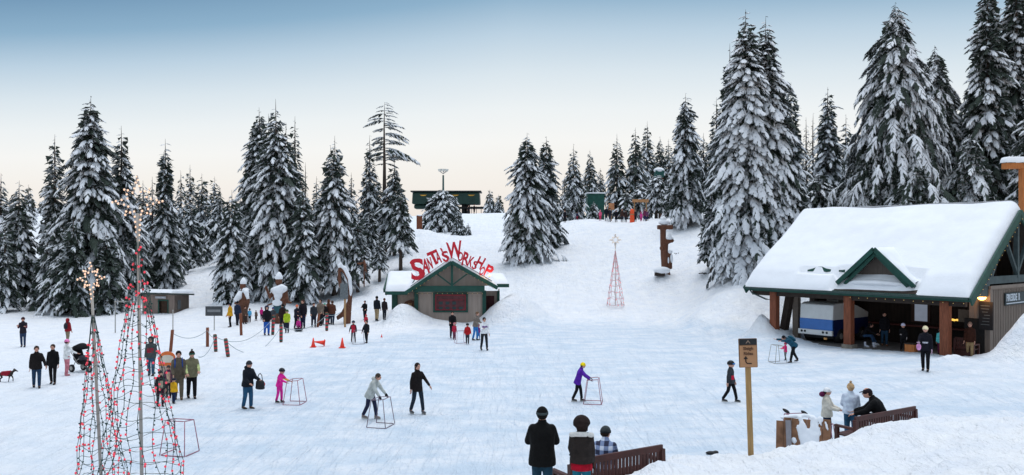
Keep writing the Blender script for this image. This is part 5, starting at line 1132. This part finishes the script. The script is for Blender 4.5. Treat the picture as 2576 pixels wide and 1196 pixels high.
# ---------------------------------------------------------------- objects
def stroller():
    p=on(207,936); t=thing('stroller','black three wheeled stroller with hood beside the pink trousered person','stroller',tuple(p),rad(65))
    FB=cloth((18,18,22)); 
    for x,y in ((-.28,.30),(.28,.30),(0,-.48)):
        r=.17 if y>0 else .14; w=obj('wheel',Geo().loft([(x-.03,y,r),(x+.03,y,r)],[r,r],0,14),BLACK,t,True); obj('rim',Geo().loft([(x-.035,y,r),(x+.035,y,r)],[r*.55,r*.55],0,12),METAL,w)
    f=Geo()
    for x in (-.24,.24): f.tube([(x,.62,1.02),(x,.35,.80),(x,.0,.42),(x*.3,-.46,.20)],.018); f.tube([(x,.30,.18),(x,.10,.50),(x,-.1,.60)],.016)
    f.tube([(-.24,.62,1.02),(.24,.62,1.02)],.022); obj('frame',f,METAL,t,True)
    obj('seat',Geo().loft([(0,.30,.90),(0,.22,.58),(0,.02,.42),(0,-.28,.44),(0,-.40,.30)],[(.22,.10),(.25,.14),(.25,.12),(.22,.07),(.18,.05)],0,12,side=(1,0,0)),FB,t,True)
    obj('canopy',Geo().loft([(0,.36,.86),(0,.28,1.05),(0,.06,1.12),(0,-.16,1.02)],[(.24,.05),(.27,.13),(.27,.14),(.26,.04)],0,14,side=(1,0,0)),FB,t,True)
    b=obj('blanket',Geo().ball((0,-.08,.60),(.20,.26,.14)),cloth((60,62,70)),t,True)
    obj('tray',Geo().box((0,.3,1.04),(.34,.14,.06)),cloth((190,150,40)),t,bevel=.02)
stroller()
def snowboard():
    p=at(421,29.6); t=thing('snowboard','upright orange and cream snowboard among the people by the light trees','snowboard',(p.x,p.y,p.z),rad(8)); H=CAMZ-(884-CY)*p.y/FOC-p.z; P=[]; w=.30
    n=10; w=.30
    pts=[(w*math.cos(a),H-w*.9+w*.9*math.sin(a)) for a in [math.pi*i/n for i in range(n+1)]]+[(-w,H-.55),(w,H-.55)]
    fr=frame((0,0,0),Vector((1,0,0)),Vector((0,0,1)),Vector((0,-1,0)))
    obj('board',Geo().prism(pts,.03,0,fr),mat('board_orange',(.75,.17,.04),.4,.1),t)
    obj('panel',Geo().prism([(-w*.80,H-.42),(w*.80,H-.42),(w*.72,H-.20),(w*.3,H-.14),(-w*.3,H-.14),(-w*.72,H-.20)],.012,0,fr@Matrix.Translation((0,0,.032))),mat('board_cream',(.72,.66,.55),.5),t)
    obj('lower_board',Geo().box((0,-.014,(H-.56)/2),(w*1.7,.03,H-.56)),mat('board_beige',(.45,.33,.27),.5,.2),t)
snowboard()
# fence posts and rope
GRN=mat('ribbon_green',(.03,.09,.07),.6,.3); RRB=mat('ribbon_red',(.50,.05,.06),.6,.1)
def fpost(px,foot,top,striped,label,lean=0,col=None,d=None):
    p=on(px,foot) if d is None else at(px,d); H=(foot-top)*p.y/FOC; t=thing('fence_post',label,'post',tuple(p),0,'posts of the roped snow fence'); t.rotation_euler=(0,rad(lean),.1); r=.085
    obj('post',Geo().loft([(0,0,-.2),(0,0,H)],[r,r*.95],0,10),col or REDWOOD,t,True)
    if striped:
        n=9
        for i in range(n):
            z=H*(.06+.9*i/n); obj('ribbon',Geo().loft([(0,0,z),(0,0,z+H*.9/n*.96)],[r*1.14,r*1.14],0,10),RRB if i%2 else GRN,t,True)
    tip=Vector((math.sin(rad(lean))*H*.86,0,H*.86*math.cos(rad(lean))))+p; return tip
tips={}
for k,a in {'a':(429,886,831,0,'plain orange red post left of the fence, behind the orange snowboard',5),'b':(522,873,825,0,'plain red brown post left of the two striped posts',0),
 'c':(543,886,842,1,'first striped post left of the leaning striped one',-3),'d':(574,899,852,1,'leaning striped post nearest the camera',-8),'e':(607,844,789,0,'tall plain post below the left carved figure',-2),
 'f':(686,843,793,1,'striped post in front of the blue trousered queuer',2),'g':(707,862,816,1,'striped post nearest the lime jacketed child',0),'h':(822,833,786,1,'striped post before the brown coats',0),
 'i':(868,811,772,1,'darker striped post under the hanging grey sign',0),'j':(799,824,790,0,'short red post in the middle of the queue',6)}.items():
    tips[k]=fpost(a[0],a[1],a[2],a[3],a[4],a[5])
def rope(a,b,sag,label):
    g=Geo(); P=[]; 
    for i in range(13):
        u=i/12; q=a.lerp(b,u)-Vector((0,0,sag*4*u*(1-u))); P.append(tuple(q))
    g.tube(P,.016,0,5); tag(obj('rope',g,mat('rope',(.30,.36,.38),.8),None,True),label,'rope','ropes of the snow fence')
rope(tips['a'],tips['b'],.35,'sagging rope from the orange red post to the plain brown post'); rope(tips['b'],tips['c'],.15,'short rope between the plain brown post and the first striped post')
rope(tips['c'],tips['f'],.75,'deep hanging rope under the left carved figure'); rope(tips['d'],tips['g'],1.0,'deepest hanging rope, nearest the camera'); rope(tips['g'],tips['h'],.5,'rope in front of the queue to the right striped post'); rope(tips['h'],tips['i'],.2,'short rope to the darker striped post')
rope(tips['c'],at(500,33.0)+Vector((0,0,.9)),.3,'rope hanging left from the first striped post')
# traffic cones
CONE=mat('cone_orange',(.85,.06,.035),.5,.08)
def cone(px,foot,hpx,label,lay=0,rz=0):
    p=on(px,foot); H=hpx*p.y/FOC; t=thing('traffic_cone',label,'cone',tuple(p+Vector((0,0,.02))),rad(rz),'orange cones on the snow'); 
    if lay: t.rotation_euler=(0,rad(lay),rad(rz)); t.location.z+=.17
    obj('cone',Geo().loft([(0,0,.03),(0,0,H*.5),(0,0,H)],[H*.24,H*.14,H*.05],0,14),CONE,t,True); obj('base',Geo().box((0,0,.015),(H*.62,H*.62,.03)),CONE,t,bevel=.01)
cone(788,875,23,'upright orange cone, leftmost on the rink edge'); cone(817,872,26,'orange cone lying on its side between the upright ones',-82,20); cone(861,877,25,'upright orange cone left of the skating children'); cone(960,850,8,'small low orange cone beside the hut snow pile')
# carved wooden figures
def carving(px,d,top,foot,label,kind):
    p=at(px,d); H=CAMZ-(top-CY)*d/FOC-p.z; pm=d/FOC; t=thing('wood_carving',label,'carving',tuple(p),rad({'a':-20,'b':10,'c':0}[kind])); t.scale=(.92,.9,1) if kind!='c' else (.72,.6,1); g=Geo(); sn=Geo(); u=H/2.7
    S=lambda x,y,z:(x*u,y*u,z*u)
    if kind in('a','b'):
        g.loft([S(0,0,-.2),S(0,0,.6),S(0,0,1.0)],[.30*u,.26*u,.30*u],0,10)
        g.loft([S(0,0,.9),S(.02,0,1.3),S(0,0,1.75),S(0,0,2.0)],[(.34*u,.28*u),(.42*u,.32*u),(.36*u,.26*u),(.16*u,.15*u)],0,12,side=(1,0,0))
        g.ball(S(-.03,-.05,2.22),(.20*u,.20*u,.24*u)); g.ball(S(-.05,-.24,2.18),(.06*u,.09*u,.07*u))
        sn.loft([S(-.03,0,2.34),S(-.03,0,2.50),S(-.02,0,2.66),S(-.02,0,2.74)],[.22*u,.21*u,.12*u,.03*u],0,12)
        if kind=='a':
            g.cap(S(.34,-.05,1.75),S(.52,-.2,1.25),.12*u,.10*u); g.cap(S(.52,-.2,1.25),S(-.35,-.40,1.18),.10*u,.09*u); g.cap(S(-.3,-.05,1.75),S(-.34,-.3,1.3),.11*u,.10*u)
            sn.loft([S(.06,-.12,2.02),S(.30,-.12,1.86),S(.52,-.2,1.44)],[.13*u,.17*u,.09*u],0,10); sn.loft([S(-.06,-.24,1.9),S(-.1,-.36,1.6),S(-.30,-.48,1.32)],[.13*u,.22*u,.16*u],0,10); sn.ball(S(.0,.1,1.98),(.34*u,.22*u,.14*u))
        else:
            g.cap(S(.34,0,1.75),S(.44,-.1,1.2),.12*u,.1*u); g.cap(S(-.32,0,1.72),S(-.50,-.2,1.4),.11*u,.09*u); g.cap(S(-.50,-.2,1.4),S(-.72,-.3,1.95),.085*u,.07*u); g.cap(S(.4,-.1,1.15),S(.66,-.2,1.10),.08*u,.07*u); g.cap(S(-.6,-.35,1.0),S(.5,-.35,1.35),.05*u,.05*u)
            sn.loft([S(-.45,-.1,1.78),S(-.2,-.22,1.72),S(.2,-.2,1.86),S(.42,-.1,1.84)],[.10*u,.26*u,.26*u,.12*u],0,10); sn.ball(S(-.1,-.34,1.12),(.30*u,.14*u,.18*u)); sn.ball(S(-.05,-.25,1.5),(.25*u,.16*u,.28*u))
        obj('figure',remesh(g,.035),CARVED,t,True); obj('snow_cap',remesh(sn,.035),SNOW,t,True)
        if kind=='b': obj('painted_leg',Geo().loft([S(0,-.02,.55),S(0,-.02,1.02)],[(.31*u,.30*u),(.34*u,.32*u)],0,12,side=(1,0,0)),mat('painted_teal',(.03,.10,.12),.7,.3),t,True)
    else:
        g.loft([S(.28,0,-.3),S(.30,0,.5),S(.22,0,.9)],[(.22*u,.2*u),(.26*u,.22*u),(.15*u,.14*u)],0,10); g.loft([S(-.35,-.1,.25),S(-.02,-.1,.42),S(.4,0,.85)],[.10*u,.13*u,.20*u],0,10)
        g.loft([S(.38,.05,.6),S(.50,.05,1.4),S(.40,.05,2.0),S(.12,.03,2.4),S(-.2,0,2.55)],[.18*u,.13*u,.12*u,.11*u,.09*u],0,10); g.loft([S(-.22,0,2.58),S(-.20,-.04,2.1),S(-.10,-.05,1.55)],[.08*u,.13*u,.06*u],0,8)
        sn.loft([S(-.3,0,2.64),S(-.12,0,2.72),S(.14,0,2.56),S(.45,0,2.10),S(.53,-.02,1.5),S(.48,0,1.1)],[.09*u,.13*u,.13*u,.13*u,.10*u,.05*u],0,10)
        obj('figure',remesh(g,.035),CARVED,t,True); obj('snow_cap',remesh(sn,.035),SNOW,t,True)
carving(613,56.5,700,800,'left carved wooden figure with round snow cap and arms folded','a'); carving(703,56,686,800,'middle carved wooden figure with a raised arm and teal leg','b'); carving(862,55.5,668,775,'tall hooked wooden carving dripping with snow right of the queue','c')
def hanging_carving():
    p=at(916,64); t=thing('wood_carving','small dangling carved brown shape on the bank above the queue','carving',(p.x,p.y,CAMZ-(672-CY)*64/FOC)); obj('carving',Geo().loft([(0,0,.55),(.05,0,.2),(.1,0,-.2),(.2,0,-.45)],[.06,.13,.10,.05],0,8),CARVED,t,True); obj('stake',Geo().loft([(0,0,.5),(0,0,-1.6)],[.04,.05],0,6),CARVED,t)
    obj('arm',Geo().loft([(0,0,.4),(-.3,0,.25),(-.6,0,.3)],[.07,.1,.03],0,8),CARVED,t,True)
hanging_carving()
# totem with snow
def totem():
    d=66; p=at(1674,d); pm=d/FOC; t=thing('totem','weathered carved totem with a flat snowy top on the open slope','totem',tuple(p)); Z=lambda py:CAMZ-(py-CY)*pm-p.z; X=lambda px:(px-1674)*pm
    g=Geo(); g.box((X(1673),0,Z(572)),(X(1692)-X(1654),.55,.36)); g.box((X(1668),0,(Z(572)+Z(616))/2),(.42,.42,Z(572)-Z(616))); g.loft([(X(1671),0,Z(616)),(X(1671),0,Z(645)),(X(1676),0,Z(684)-.3)],[(.34,.3),(.30,.3),(.36,.34)],0,10,side=(1,0,0))
    g.box((X(1681),-.05,Z(607)),(.75,.4,.26)); g.beam((X(1672),-.1,Z(615)),(X(1694),-.1,Z(604)),.2,.22); g.box((X(1684),0,Z(662)),(.42,.4,1.0)); g.box((X(1684),-.05,Z(640)),(.3,.4,.3)); g.ball((X(1664),-.2,Z(625)),(.2,.2,.22))
    obj('shaft',remesh(g,.05,1),CARVED,t,True)
    for bs in ([(1671,0,560,.50,.3,.24),(1669,0,552,.26,.2,.26)],[(1684,-.15,600,.34,.22,.13),(1683,-.2,594,.18,.16,.18)],[(1685,-.2,634,.20,.2,.16)],[(1688,-.25,650,.13,.15,.4)],[(1680,-.28,655,.08,.1,.3)]):
        s=Geo()
        for px_,y_,py_,a_,b_,c_ in bs: s.ball((X(px_),y_,Z(py_)),(a_,b_,c_))
        obj('snow_cap' if py_<570 else 'snow_patch',remesh(s,.05),SNOW,t,True)
    q=at(1659,65.2); r=thing('stump','dark stump end under a pillow of snow at the totem foot','stump',tuple(q)); obj('wood',Geo().box((0,-.1,.08),(.8,.4,.26)),DARKWOOD,r); obj('snow_cap',Geo().ball((.2,0,.38),(.7,.45,.32),0,14,9),SNOW,r,True)
totem()
def twig(px,py,label,n=5,s=.3):
    p=on(px,py); t=Geo(); r=random.Random(px)
    for i in range(n): a=r.uniform(0,3.14); c=Vector((r.uniform(-.2,.2),0,.02)); t.tube([c,c+Vector((math.cos(a)*s*.5,.05,.08+.05*math.sin(a))),c+Vector((math.cos(a)*s,.1,.12*math.sin(a)))],.022,0,5)
    o=obj('twig',t,DARKWOOD); o.location=p; tag(o,label,'twig')
twig(1776,692,'dark broken twigs lying on the snow right of the totem',8,.5); twig(1703,641,'small dark twig on the slope above the totem foot',3,.15)
g=Geo(); g.ball((0,0,.04),(.17,.08,.05)); g.ball((.12,.02,.05),(.08,.07,.05)); p=on(1790,1144); o=obj('glove',remesh(g,.02),BLACK,None,True); o.location=p; tag(o,'black glove lying on the snow at the bank foot','glove')
# light trees
RB_=mat('red_bulb',(.80,.05,.09),.35,0,emit=(1,.10,.13),estr=.35); OFFB=mat('dark_bulb',(.02,.06,.05),.4); WIRE=mat('green_wire',(.02,.05,.045),.6); WARM=mat('star_bulb',(.95,.6,.4),.4,0,emit=(1,.62,.42),estr=.8); POLE=mat('pole_grey',(.36,.34,.31),.6,.15,3)
def star_pts(R1,r1,n=8,down=1.7):
    P=[]
    for k in range(2*n):
        a=math.pi/2+math.pi*k/n; rr=R1*(1.0 if (k//2)%2==0 else .72) if k%2==0 else r1
        if k==n: rr=R1*down
        P.append((rr*math.cos(a),rr*math.sin(a)))
    return P
def light_tree(px,d,star_c,star_h,apex,half1196,label,star_yaw,seed,polepx=None,z=None,lit=RB_,wire=WIRE,wr=.006,br=.023,nstr=11,rings=22,base=None,starlabel='',lean=0,pm_=None,polem=None,starm=None,den=.115):
    p=at(px,d,z); pm=d/FOC; Z=lambda py:CAMZ-(py-CY)*pm-p.z; r=random.Random(seed); t=thing('light_tree',label,'light tree',tuple(p)); t.rotation_euler=(0,rad(-lean),0)
    Hc=Z(apex); Rb=half1196
    hs=Z(star_c[1]); obj('pole',Geo().loft([(0,0,-.3),(0,0,hs-.2)],[.034 if pm_ is None else pm_,.026 if pm_ is None else pm_*.8],0,8),polem or POLE,t,True)
    ls=Geo(); pts=[]; dark=[]
    for k in range(nstr):
        a=2*math.pi*(k+r.uniform(-.2,.2))/nstr; P=[]
        for j in range(25):
            u=j/24; rr=Rb*u*(1+.04*math.sin(j*1.9+k))+.015; aa=a+.10*math.sin(j*.9+k*2); P.append((rr*math.cos(aa),rr*math.sin(aa),Hc*(1-u)))
        ls.tube(P,wr,0,4)
        Ls=math.hypot(Hc,Rb); nb_=int(Ls/den)
        for j in range(nb_):
            u=(j+r.random())/nb_; i=min(23,int(u*24)); f=u*24-i; q=Vector(P[i]).lerp(Vector(P[i+1]),f)+Vector((r.uniform(-1,1),r.uniform(-1,1),r.uniform(-1,1)))*.02
            if u<.13 and r.random()<.72: continue
            (pts if r.random()<.52 else dark).append(tuple(q))
    for k in range(rings):
        u=(k+.8)/rings; P=[]; rr=Rb*u
        for j in range(33):
            a=2*math.pi*j/32; P.append((rr*math.cos(a)*(1+.03*math.sin(5*a+k)),rr*math.sin(a),Hc*(1-u)+.05*math.sin(3*a+k*1.3)*min(1,rr*2)-.03*math.sin(6*a+k)))
        ls.tube(P,wr*.8,0,4)
    obj('light_string',ls,wire,t)
    r.shuffle(pts); pts.sort(key=lambda q:q[1]); vis=[q for q in pts if p.z+q[2]>CAMZ-(1215-CY)*d/FOC]; hid=[q for q in pts if q not in vis]; r.shuffle(vis)
    bulbs_on(vis+hid,br,lit,t,'bulb'); g=Geo()
    for q in dark: g.ball(q,br*.72,0,5,4)
    tag(obj('dark_bulbs',g,OFFB if wire is WIRE else wire,t),None,None,kind='stuff')
    # star
    Rr=star_h*pm/2; sp=star_pts(Rr,Rr*.36); sf=frame((0,0,hs),Vector((math.cos(rad(star_yaw)),math.sin(rad(star_yaw)),0)),Vector((0,0,1)),Vector((math.sin(rad(star_yaw)),-math.cos(rad(star_yaw)),0)))
    s=thing('star_topper',starlabel,'star',tuple(p)); s.rotation_euler=(0,rad(-lean),0)
    o=Geo(); P3=[sf@Vector((x,y,0)) for x,y in sp]; o.tube(P3+[P3[0]],.015*max(1,d/20),0,4); obj('outline',o,polem or mat('star_frame',(.40,.38,.36),.6),s); bp=[]
    n_=len(P3)
    for i in range(n_):
        a,b=P3[i],P3[(i+1)%n_]; m=max(2,int((b-a).length/(.085 if d<30 else .30)))
        for j in range(m): bp.append(tuple(a.lerp(b,(j+.2)/m)))
    bulbs_on(bp,.020 if d<30 else .05,starm or WARM,s,'bulb')
    return p
pm=14/FOC
light_tree(360,14.0,(350,508),132,604,.93,'taller cone of red bulb strings round a grey pole, right one of the near pair',0,3,z=0,lean=.9,starlabel='wide eight pointed warm star on top of the taller light tree')
light_tree(262,15.2,(240,700),84,786,.60,'shorter cone of red bulb strings round a grey pole, left one of the near pair',68,8,z=0,lean=2.9,nstr=10,rings=20,starlabel='warm star seen nearly edge on above the shorter light tree')
PINK=mat('pink_wire',(.62,.36,.38),.6); PB=mat('pink_bulb',(.8,.2,.22),.4,0,emit=(1,.3,.3),estr=.35)
light_tree(1548,60.5,(1546,604),30,632,.66,'small distant pink light tree on the slope right of the hut',0,12,lit=PB,wire=PINK,wr=.016,br=.04,nstr=8,rings=9,starlabel='faint pale star above the distant pink light tree',pm_=.03,den=.35,polem=mat('pale_pole',(.6,.55,.52),.6),starm=mat('pale_star',(.8,.74,.68),.5,0,emit=(1,.8,.6),estr=.2))
# signs
def sleigh_sign():
    p=at(1889,16.3); pm=16.3/FOC; ln=1.9; t=thing('sign','wooden arrow sign on a tall post reading Sleigh Rides, standing in the near snow bank','sign',tuple(p),0); t.rotation_euler=(0,rad(-ln),rad(-4)); Z=lambda py:(1138-py)*pm
    obj('post',Geo().box((0,0,(Z(846)-.3)/2),(.105,.06,Z(846)+.3)),mat('post_wood',(.36,.22,.09),.7,.25,4,bump=.3,stretch=(8,8,.6)),t)
    w=46*pm; h=73*pm; zc=(Z(843)+Z(915))/2; fx=-.0
    BR=mat('sign_edge',(.16,.085,.045),.7); b=obj('panel',Geo().box((fx,-.05,zc),(w,.035,h)),BR,t,bevel=.015)
    obj('face',Geo().box((fx,-.072,zc-h*.11),(w-.035,.012,h*.74)),mat('sign_face',(.42,.225,.115),.7,.10,3),b)
    obj('header',Geo().box((fx,-.073,zc+h*.385),(w-.03,.014,h*.20)),mat('sign_head',(.016,.019,.022),.6),b)
    DK=mat('sign_ink',(.10,.05,.03),.8)
    for tx,zz,sz in (('Sleigh',.155,.088),('Rides',-.02,.088)):
        g=text_geo(tx,sz,.004,.002); obj('text',Geo().join(g,Matrix.Translation((fx,-.083,zc+h*zz))@UPR),DK,b)
    e=Geo(); e.prism([(-.05,-.03),(0,.04),(.05,-.03),(.03,-.03),(0,.01),(-.03,-.03)],.006,0,Matrix.Translation((fx+.0,-.082,zc+h*.385))@UPR); obj('emblem',e,mat('emblem',(.25,.18,.14),.6),b)
    a=Geo(); a.tube([(fx-.055,-.085,zc-h*.20),(fx-.055,-.085,zc-h*.30),(fx-.03,-.085,zc-h*.355),(fx+.06,-.085,zc-h*.36)],.011,0,6); a.prism([(-.045,0),(.045,0),(0,.06)],.006,0,Matrix.Translation((fx-.055,-.085,zc-h*.20))@UPR); obj('arrow',a,mat('ink_black',(.02,.015,.015),.7),b)
sleigh_sign()
def small_signs():
    p=on(539,832); pm=p.y/FOC; t=thing('sign','dark rectangular sign with grey lettering bar on a thin pole left of the queue','sign',tuple(p)); H=(832-772)*pm
    obj('pole',Geo().loft([(0,0,-.2),(0,0,H-.1)],[.03,.03],0,6),METAL,t); q=obj('board',Geo().box((0,-.05,H-.30),(1.1,.04,.62)),mat('slate',(.06,.065,.07),.7,.2),t); obj('stripe',Geo().box((0,-.075,H-.28),(.85,.012,.16)),mat('slate_text',(.2,.21,.22),.8),q)
    p=at(866,53.5); pm=p.y/FOC; Z=lambda py:CAMZ-(py-CY)*pm-p.z; t=thing('sign','grey slatted sign on a pale wooden post before the hooked carving','sign',tuple(p)); obj('post',Geo().box((.05,0,Z(738)/2),(.12,.1,Z(738))),PLANK,t); obj('board',Geo().box((0,-.08,Z(733)),(.52,.05,Z(713)-Z(752))),mat('sign_grey',(.13,.15,.16),.7,.3,10),t)
    for px,foot,top,lb in ((290,838,758,'thin grey metal pole left between the light trees and shed'),(435,838,782,'thin grey metal pole in front of the shed right corner')):
        p=on(px,foot); H=(foot-top)*p.y/FOC; t=thing('metal_pole',lb,'pole',tuple(p)); obj('pole',Geo().loft([(0,0,-.2),(0,0,H)],[.035,.03],0,6),METAL,t,True)
        if px==290: obj('crossbar',Geo().box((.7,0,H-.03),(1.5,.06,.07)),METAL,t)
        else: obj('cap',Geo().ball((0,0,H),.05),METAL,t)
small_signs()
# benches
def bench(A,B,zg,label,yawflip=False,hb=.92,slats=24):
    "A,B: ends of the back as seen; the seat faces away from the camera"
    A=Vector(A); B=Vector(B); d=(B-A); Ln=d.length; rz=math.atan2(d.y,d.x); t=thing('bench',label,'bench',(A.x,A.y,zg),rz)
    t0=-.03
    for x in (.045,Ln-.045):
        obj('leg',Geo().beam((x,-.06,-.3),(x,0,.98*hb),.09,.09,up=(1,0,0)),BENCHM,t); obj('leg',Geo().box((x,.52,.18),(.09,.09,.96)),BENCHM,t)
        obj('armrest',Geo().box((x,.27,.67),(.10,.62,.06)),BENCHM,t,bevel=.01)
    bk=Geo(); bk.box((Ln/2,0,hb),(Ln-.08,.05,.12)); bk.box((Ln/2,-.01,.50),(Ln-.2,.05,.10))
    for i in range(slats):
        x=.16+(Ln-.32)*i/(slats-1); bk.box((x,-.005,.70),(.055,.025,.34))
    obj('backrest',bk,BENCHM,t)
    st=Geo()
    for i in range(5): st.box((Ln/2,.08+.11*i,.46),(Ln-.02,.095,.035))
    st.box((Ln/2,.05,.40),(Ln-.2,.04,.12)); obj('seat',st,BENCHM,t); lw=Geo(); lw.box((Ln/2,-.04,.20),(Ln-.2,.05,.28)); obj('lower_rail',lw,BENCHM,t)
    return t
bench((1.00,14.05),(2.90,15.2),.79,'dark red wooden slatted bench nearest the camera, behind the fur hooded person')
t_=bench((8.58,19.95),(10.85,21.35),.27,'dark red wooden bench beyond the snow bank where the capped man sits')
obj('cushion',Geo().ball((.9,.3,.5),(.35,.12,.1)),cloth((60,90,40)),t_,True)
p=li(2400,1.15); p2=li(2452,1.15)
bench((p.x,p.y),(p2.x,p2.y),.15,'short dark red bench under the lodge roof beside the near post',slats=8)
skate_frame(2003,1066,'red skating frame standing upside behind the snowy wooden board',10,.95,FRAMER,d=22.3)
skate_frame(2186,1064,'grey skating frame beside the man in the cap',20,1.0,METAL,d=22.8)
skate_frame(2078,1100,'red skating frame half hidden right of the snowy wooden board',60,.75,FRAMER,d=21.0)
skate_frame(452,1142,'reddish skating frame standing right of the tall light tree',-12,1.05,FRAMER)
# snowy wooden barrier in the bank
def barrier():
    a=at(1958,19.5); b=at(2082,18.9); t=thing('wooden_barrier','low leaning barrier of brown planks plastered with snow in the near bank','barrier',((a.x+b.x)/2,19.2,.40),math.atan2(b.y-a.y,b.x-a.x)); Ln=(b-a).length; r=random.Random(6); zt=CAMZ-(1052-CY)*19.2/FOC-.40
    BW=mat('barrier_wood',(.22,.11,.06),.8,.35,5,bump=.4); n=7
    for i in range(n):
        x=-Ln/2+Ln*(i+.5)/n; h=zt-.08*(i==0)-.10*(1-i/n)+r.uniform(-.02,.02); obj('plank',Geo().beam((x,0,-.1),(x-.03,.20,h),Ln/n*.96,.045,up=(0,1,0)),BW,t,bevel=.008)
    obj('batten',Geo().beam((-Ln*.22,-.08,-.1),(-Ln*.29,.13,zt-.12),.12,.03,up=(0,1,0)),mat('grey_batten',(.25,.24,.26),.8),t)
    s=Geo(); s.tube([(-Ln*.45,.22,zt-.10),(-Ln*.2,.24,zt-.03),(0,.24,zt+.02),(Ln*.2,.22,zt)],.05,0,8)
    rq=random.Random(9)
    for _ in range(26):
        x=rq.gauss(.12,.22); zz=rq.uniform(.05,1.0); hx=max(.02,.075*(1-abs(x)*1.1)); s.ball((x*Ln/1.2,-.015+.2*zz-.0,zz*zt),(rq.uniform(.6,1.5)*hx,.035,rq.uniform(.08,.20)),0,8,6,Matrix.Rotation(rq.uniform(-.6,.6),3,'Y'))
    for (x,z,rx,rz_) in ((-.02,.62,.13,.34),(.10,.22,.26,.16),(.28,.5,.08,.22),(.02,.40,.10,.26)):
        s.ball((x*Ln/1.2,-.01+.2*z,z*zt),(rx,.045,rz_*zt*.8),0,10,7)
    obj('plastered_snow',remesh(s,.03,1),SNOW,t,True)
    for x in (-Ln*.36,-.02): g=Geo(); g.ball((x,.32,zt+.06),(.10,.05,.04),rot=Matrix.Rotation(.5,3,'Y')); o=obj('glove',g,BLACK,None,True); o.matrix_world=t.matrix_basis; tag(o,'dark glove on the %s end of the snowy barrier top'%('left' if x<-.1 else 'middle'),'glove')
barrier()
# ice resurfacer
def resurfacer():
    yl=1.0; x0,x1=2.72,4.86; o=LO+ax*((x0+x1)/2)+ay*yl; t=thing('ice_resurfacer','boxy white and blue ice resurfacing machine parked under the lodge roof','ice resurfacer',(o.x,o.y,.15),LA); W=1.98
    BL=mat('blue_paint',(.02,.13,.42),.35,.08,3,coat=.4); WH=mat('white_paint',(.62,.64,.64),.4,.06,3); DKB=mat('navy_paint',(.01,.02,.09),.4,.1,3)
    g=Geo(); g.prism([(0,1.30),(3.9,1.30),(3.9,1.55),(2.6,2.0),(1.6,2.24),(.35,2.20),(.06,2.12)],W,0,frame((-W/2,0,0),Vector((0,1,0)),Vector((0,0,1)),Vector((1,0,0)))); obj('snow_tank',g,WH,t,bevel=.05)
    obj('hood',Geo().box((0,.03,1.02),(W-.02,.10,.62)),BL,t,bevel=.02); obj('body',Geo().prism([(.06,.42),(3.8,.42),(3.8,1.31),(2.3,1.6),(1.2,1.31),(.06,1.31)],W-.04,0,frame((-W/2+.02,.06,0),Vector((0,1,0)),Vector((0,0,1)),Vector((1,0,0)))),DKB,t)
    bp=obj('bumper',Geo().box((0,-.06,.60),(W+.06,.16,.28)),WH,t,bevel=.03)
    for x in (-.78,-.58,.5,.72): l_=obj('headlight',Geo().loft([(x,-.13,.63),(x,-.16,.63)],[.065,.065],0,12),BLACK,bp)
    obj('chassis',Geo().box((0,1.9,.40),(W-.3,3.2,.28)),BLACK,t)
    for x in (-W/2+.14,W/2-.14):
        for y in (.85,3.1): w_=obj('wheel',Geo().loft([(x-.15,y,.40),(x+.15,y,.40)],[.40,.40],0,20),BLACK,t,True,bevel=0); obj('rim',Geo().loft([(x-.16,y,.40),(x+.16,y,.40)],[.17,.17],0,14),METAL,w_)
    obj('hatch',Geo().box((.35,1.4,2.30),(.7,.7,.14)),mat('hatch_grey',(.12,.13,.13),.5),t,bevel=.03)
    obj('amber_marker',Geo().box((.62,-.10,.30),(.16,.08,.10)),mat('amber_plastic',(.7,.36,.12),.5),t)
resurfacer()
# crate inside the lodge
p=li(2292,.7); t=thing('wooden_box','orange brown wooden box on the lodge floor beside the lilac hatted child','box',(p.x,p.y,.17),LA)
obj('box',Geo().box((0,0,.24),(.46,.4,.46)),ORANGEWOOD,t,bevel=.01); obj('lid',Geo().box((0,0,.49),(.5,.44,.04)),DARKWOOD,t)
p=li(2178,1.0)
for k in (0,1):
    g=Geo(); g.loft([(0,.05,.06),(0,-.04,.07),(0,-.16,.05)],[.05,.05,.03],0,8); g.cap(V3(0,.03,.08),V3(0,.04,.24),.05,.055); o=thing('ice_skate','white ice skate lying on the lodge floor by the seated person, %s one'%('nearer' if k else 'farther'),'skate',(p.x+.35*k,p.y-.2*k,.20),rad(50+k*70)); obj('boot',g,cloth((200,206,220)),o,True); obj('blade',Geo().box((0,-.05,.01),(.01,.28,.04)),METAL,o)
# sled under the pink child
p=on(751,833); t=thing('sled','dark low sled carrying the pink child in the queue','sled',tuple(p),rad(20)); obj('deck',Geo().loft([(0,.5,.10),(0,-.4,.10),(0,-.6,.2)],[(.24,.05),(.24,.05),(.2,.03)],0,10,side=(1,0,0)),cloth((30,34,48)),t,True); obj('rope',Geo().tube([(0,-.6,.2),(.2,-1.0,.25),(.3,-1.2,.5)],.012),BLACK,t)
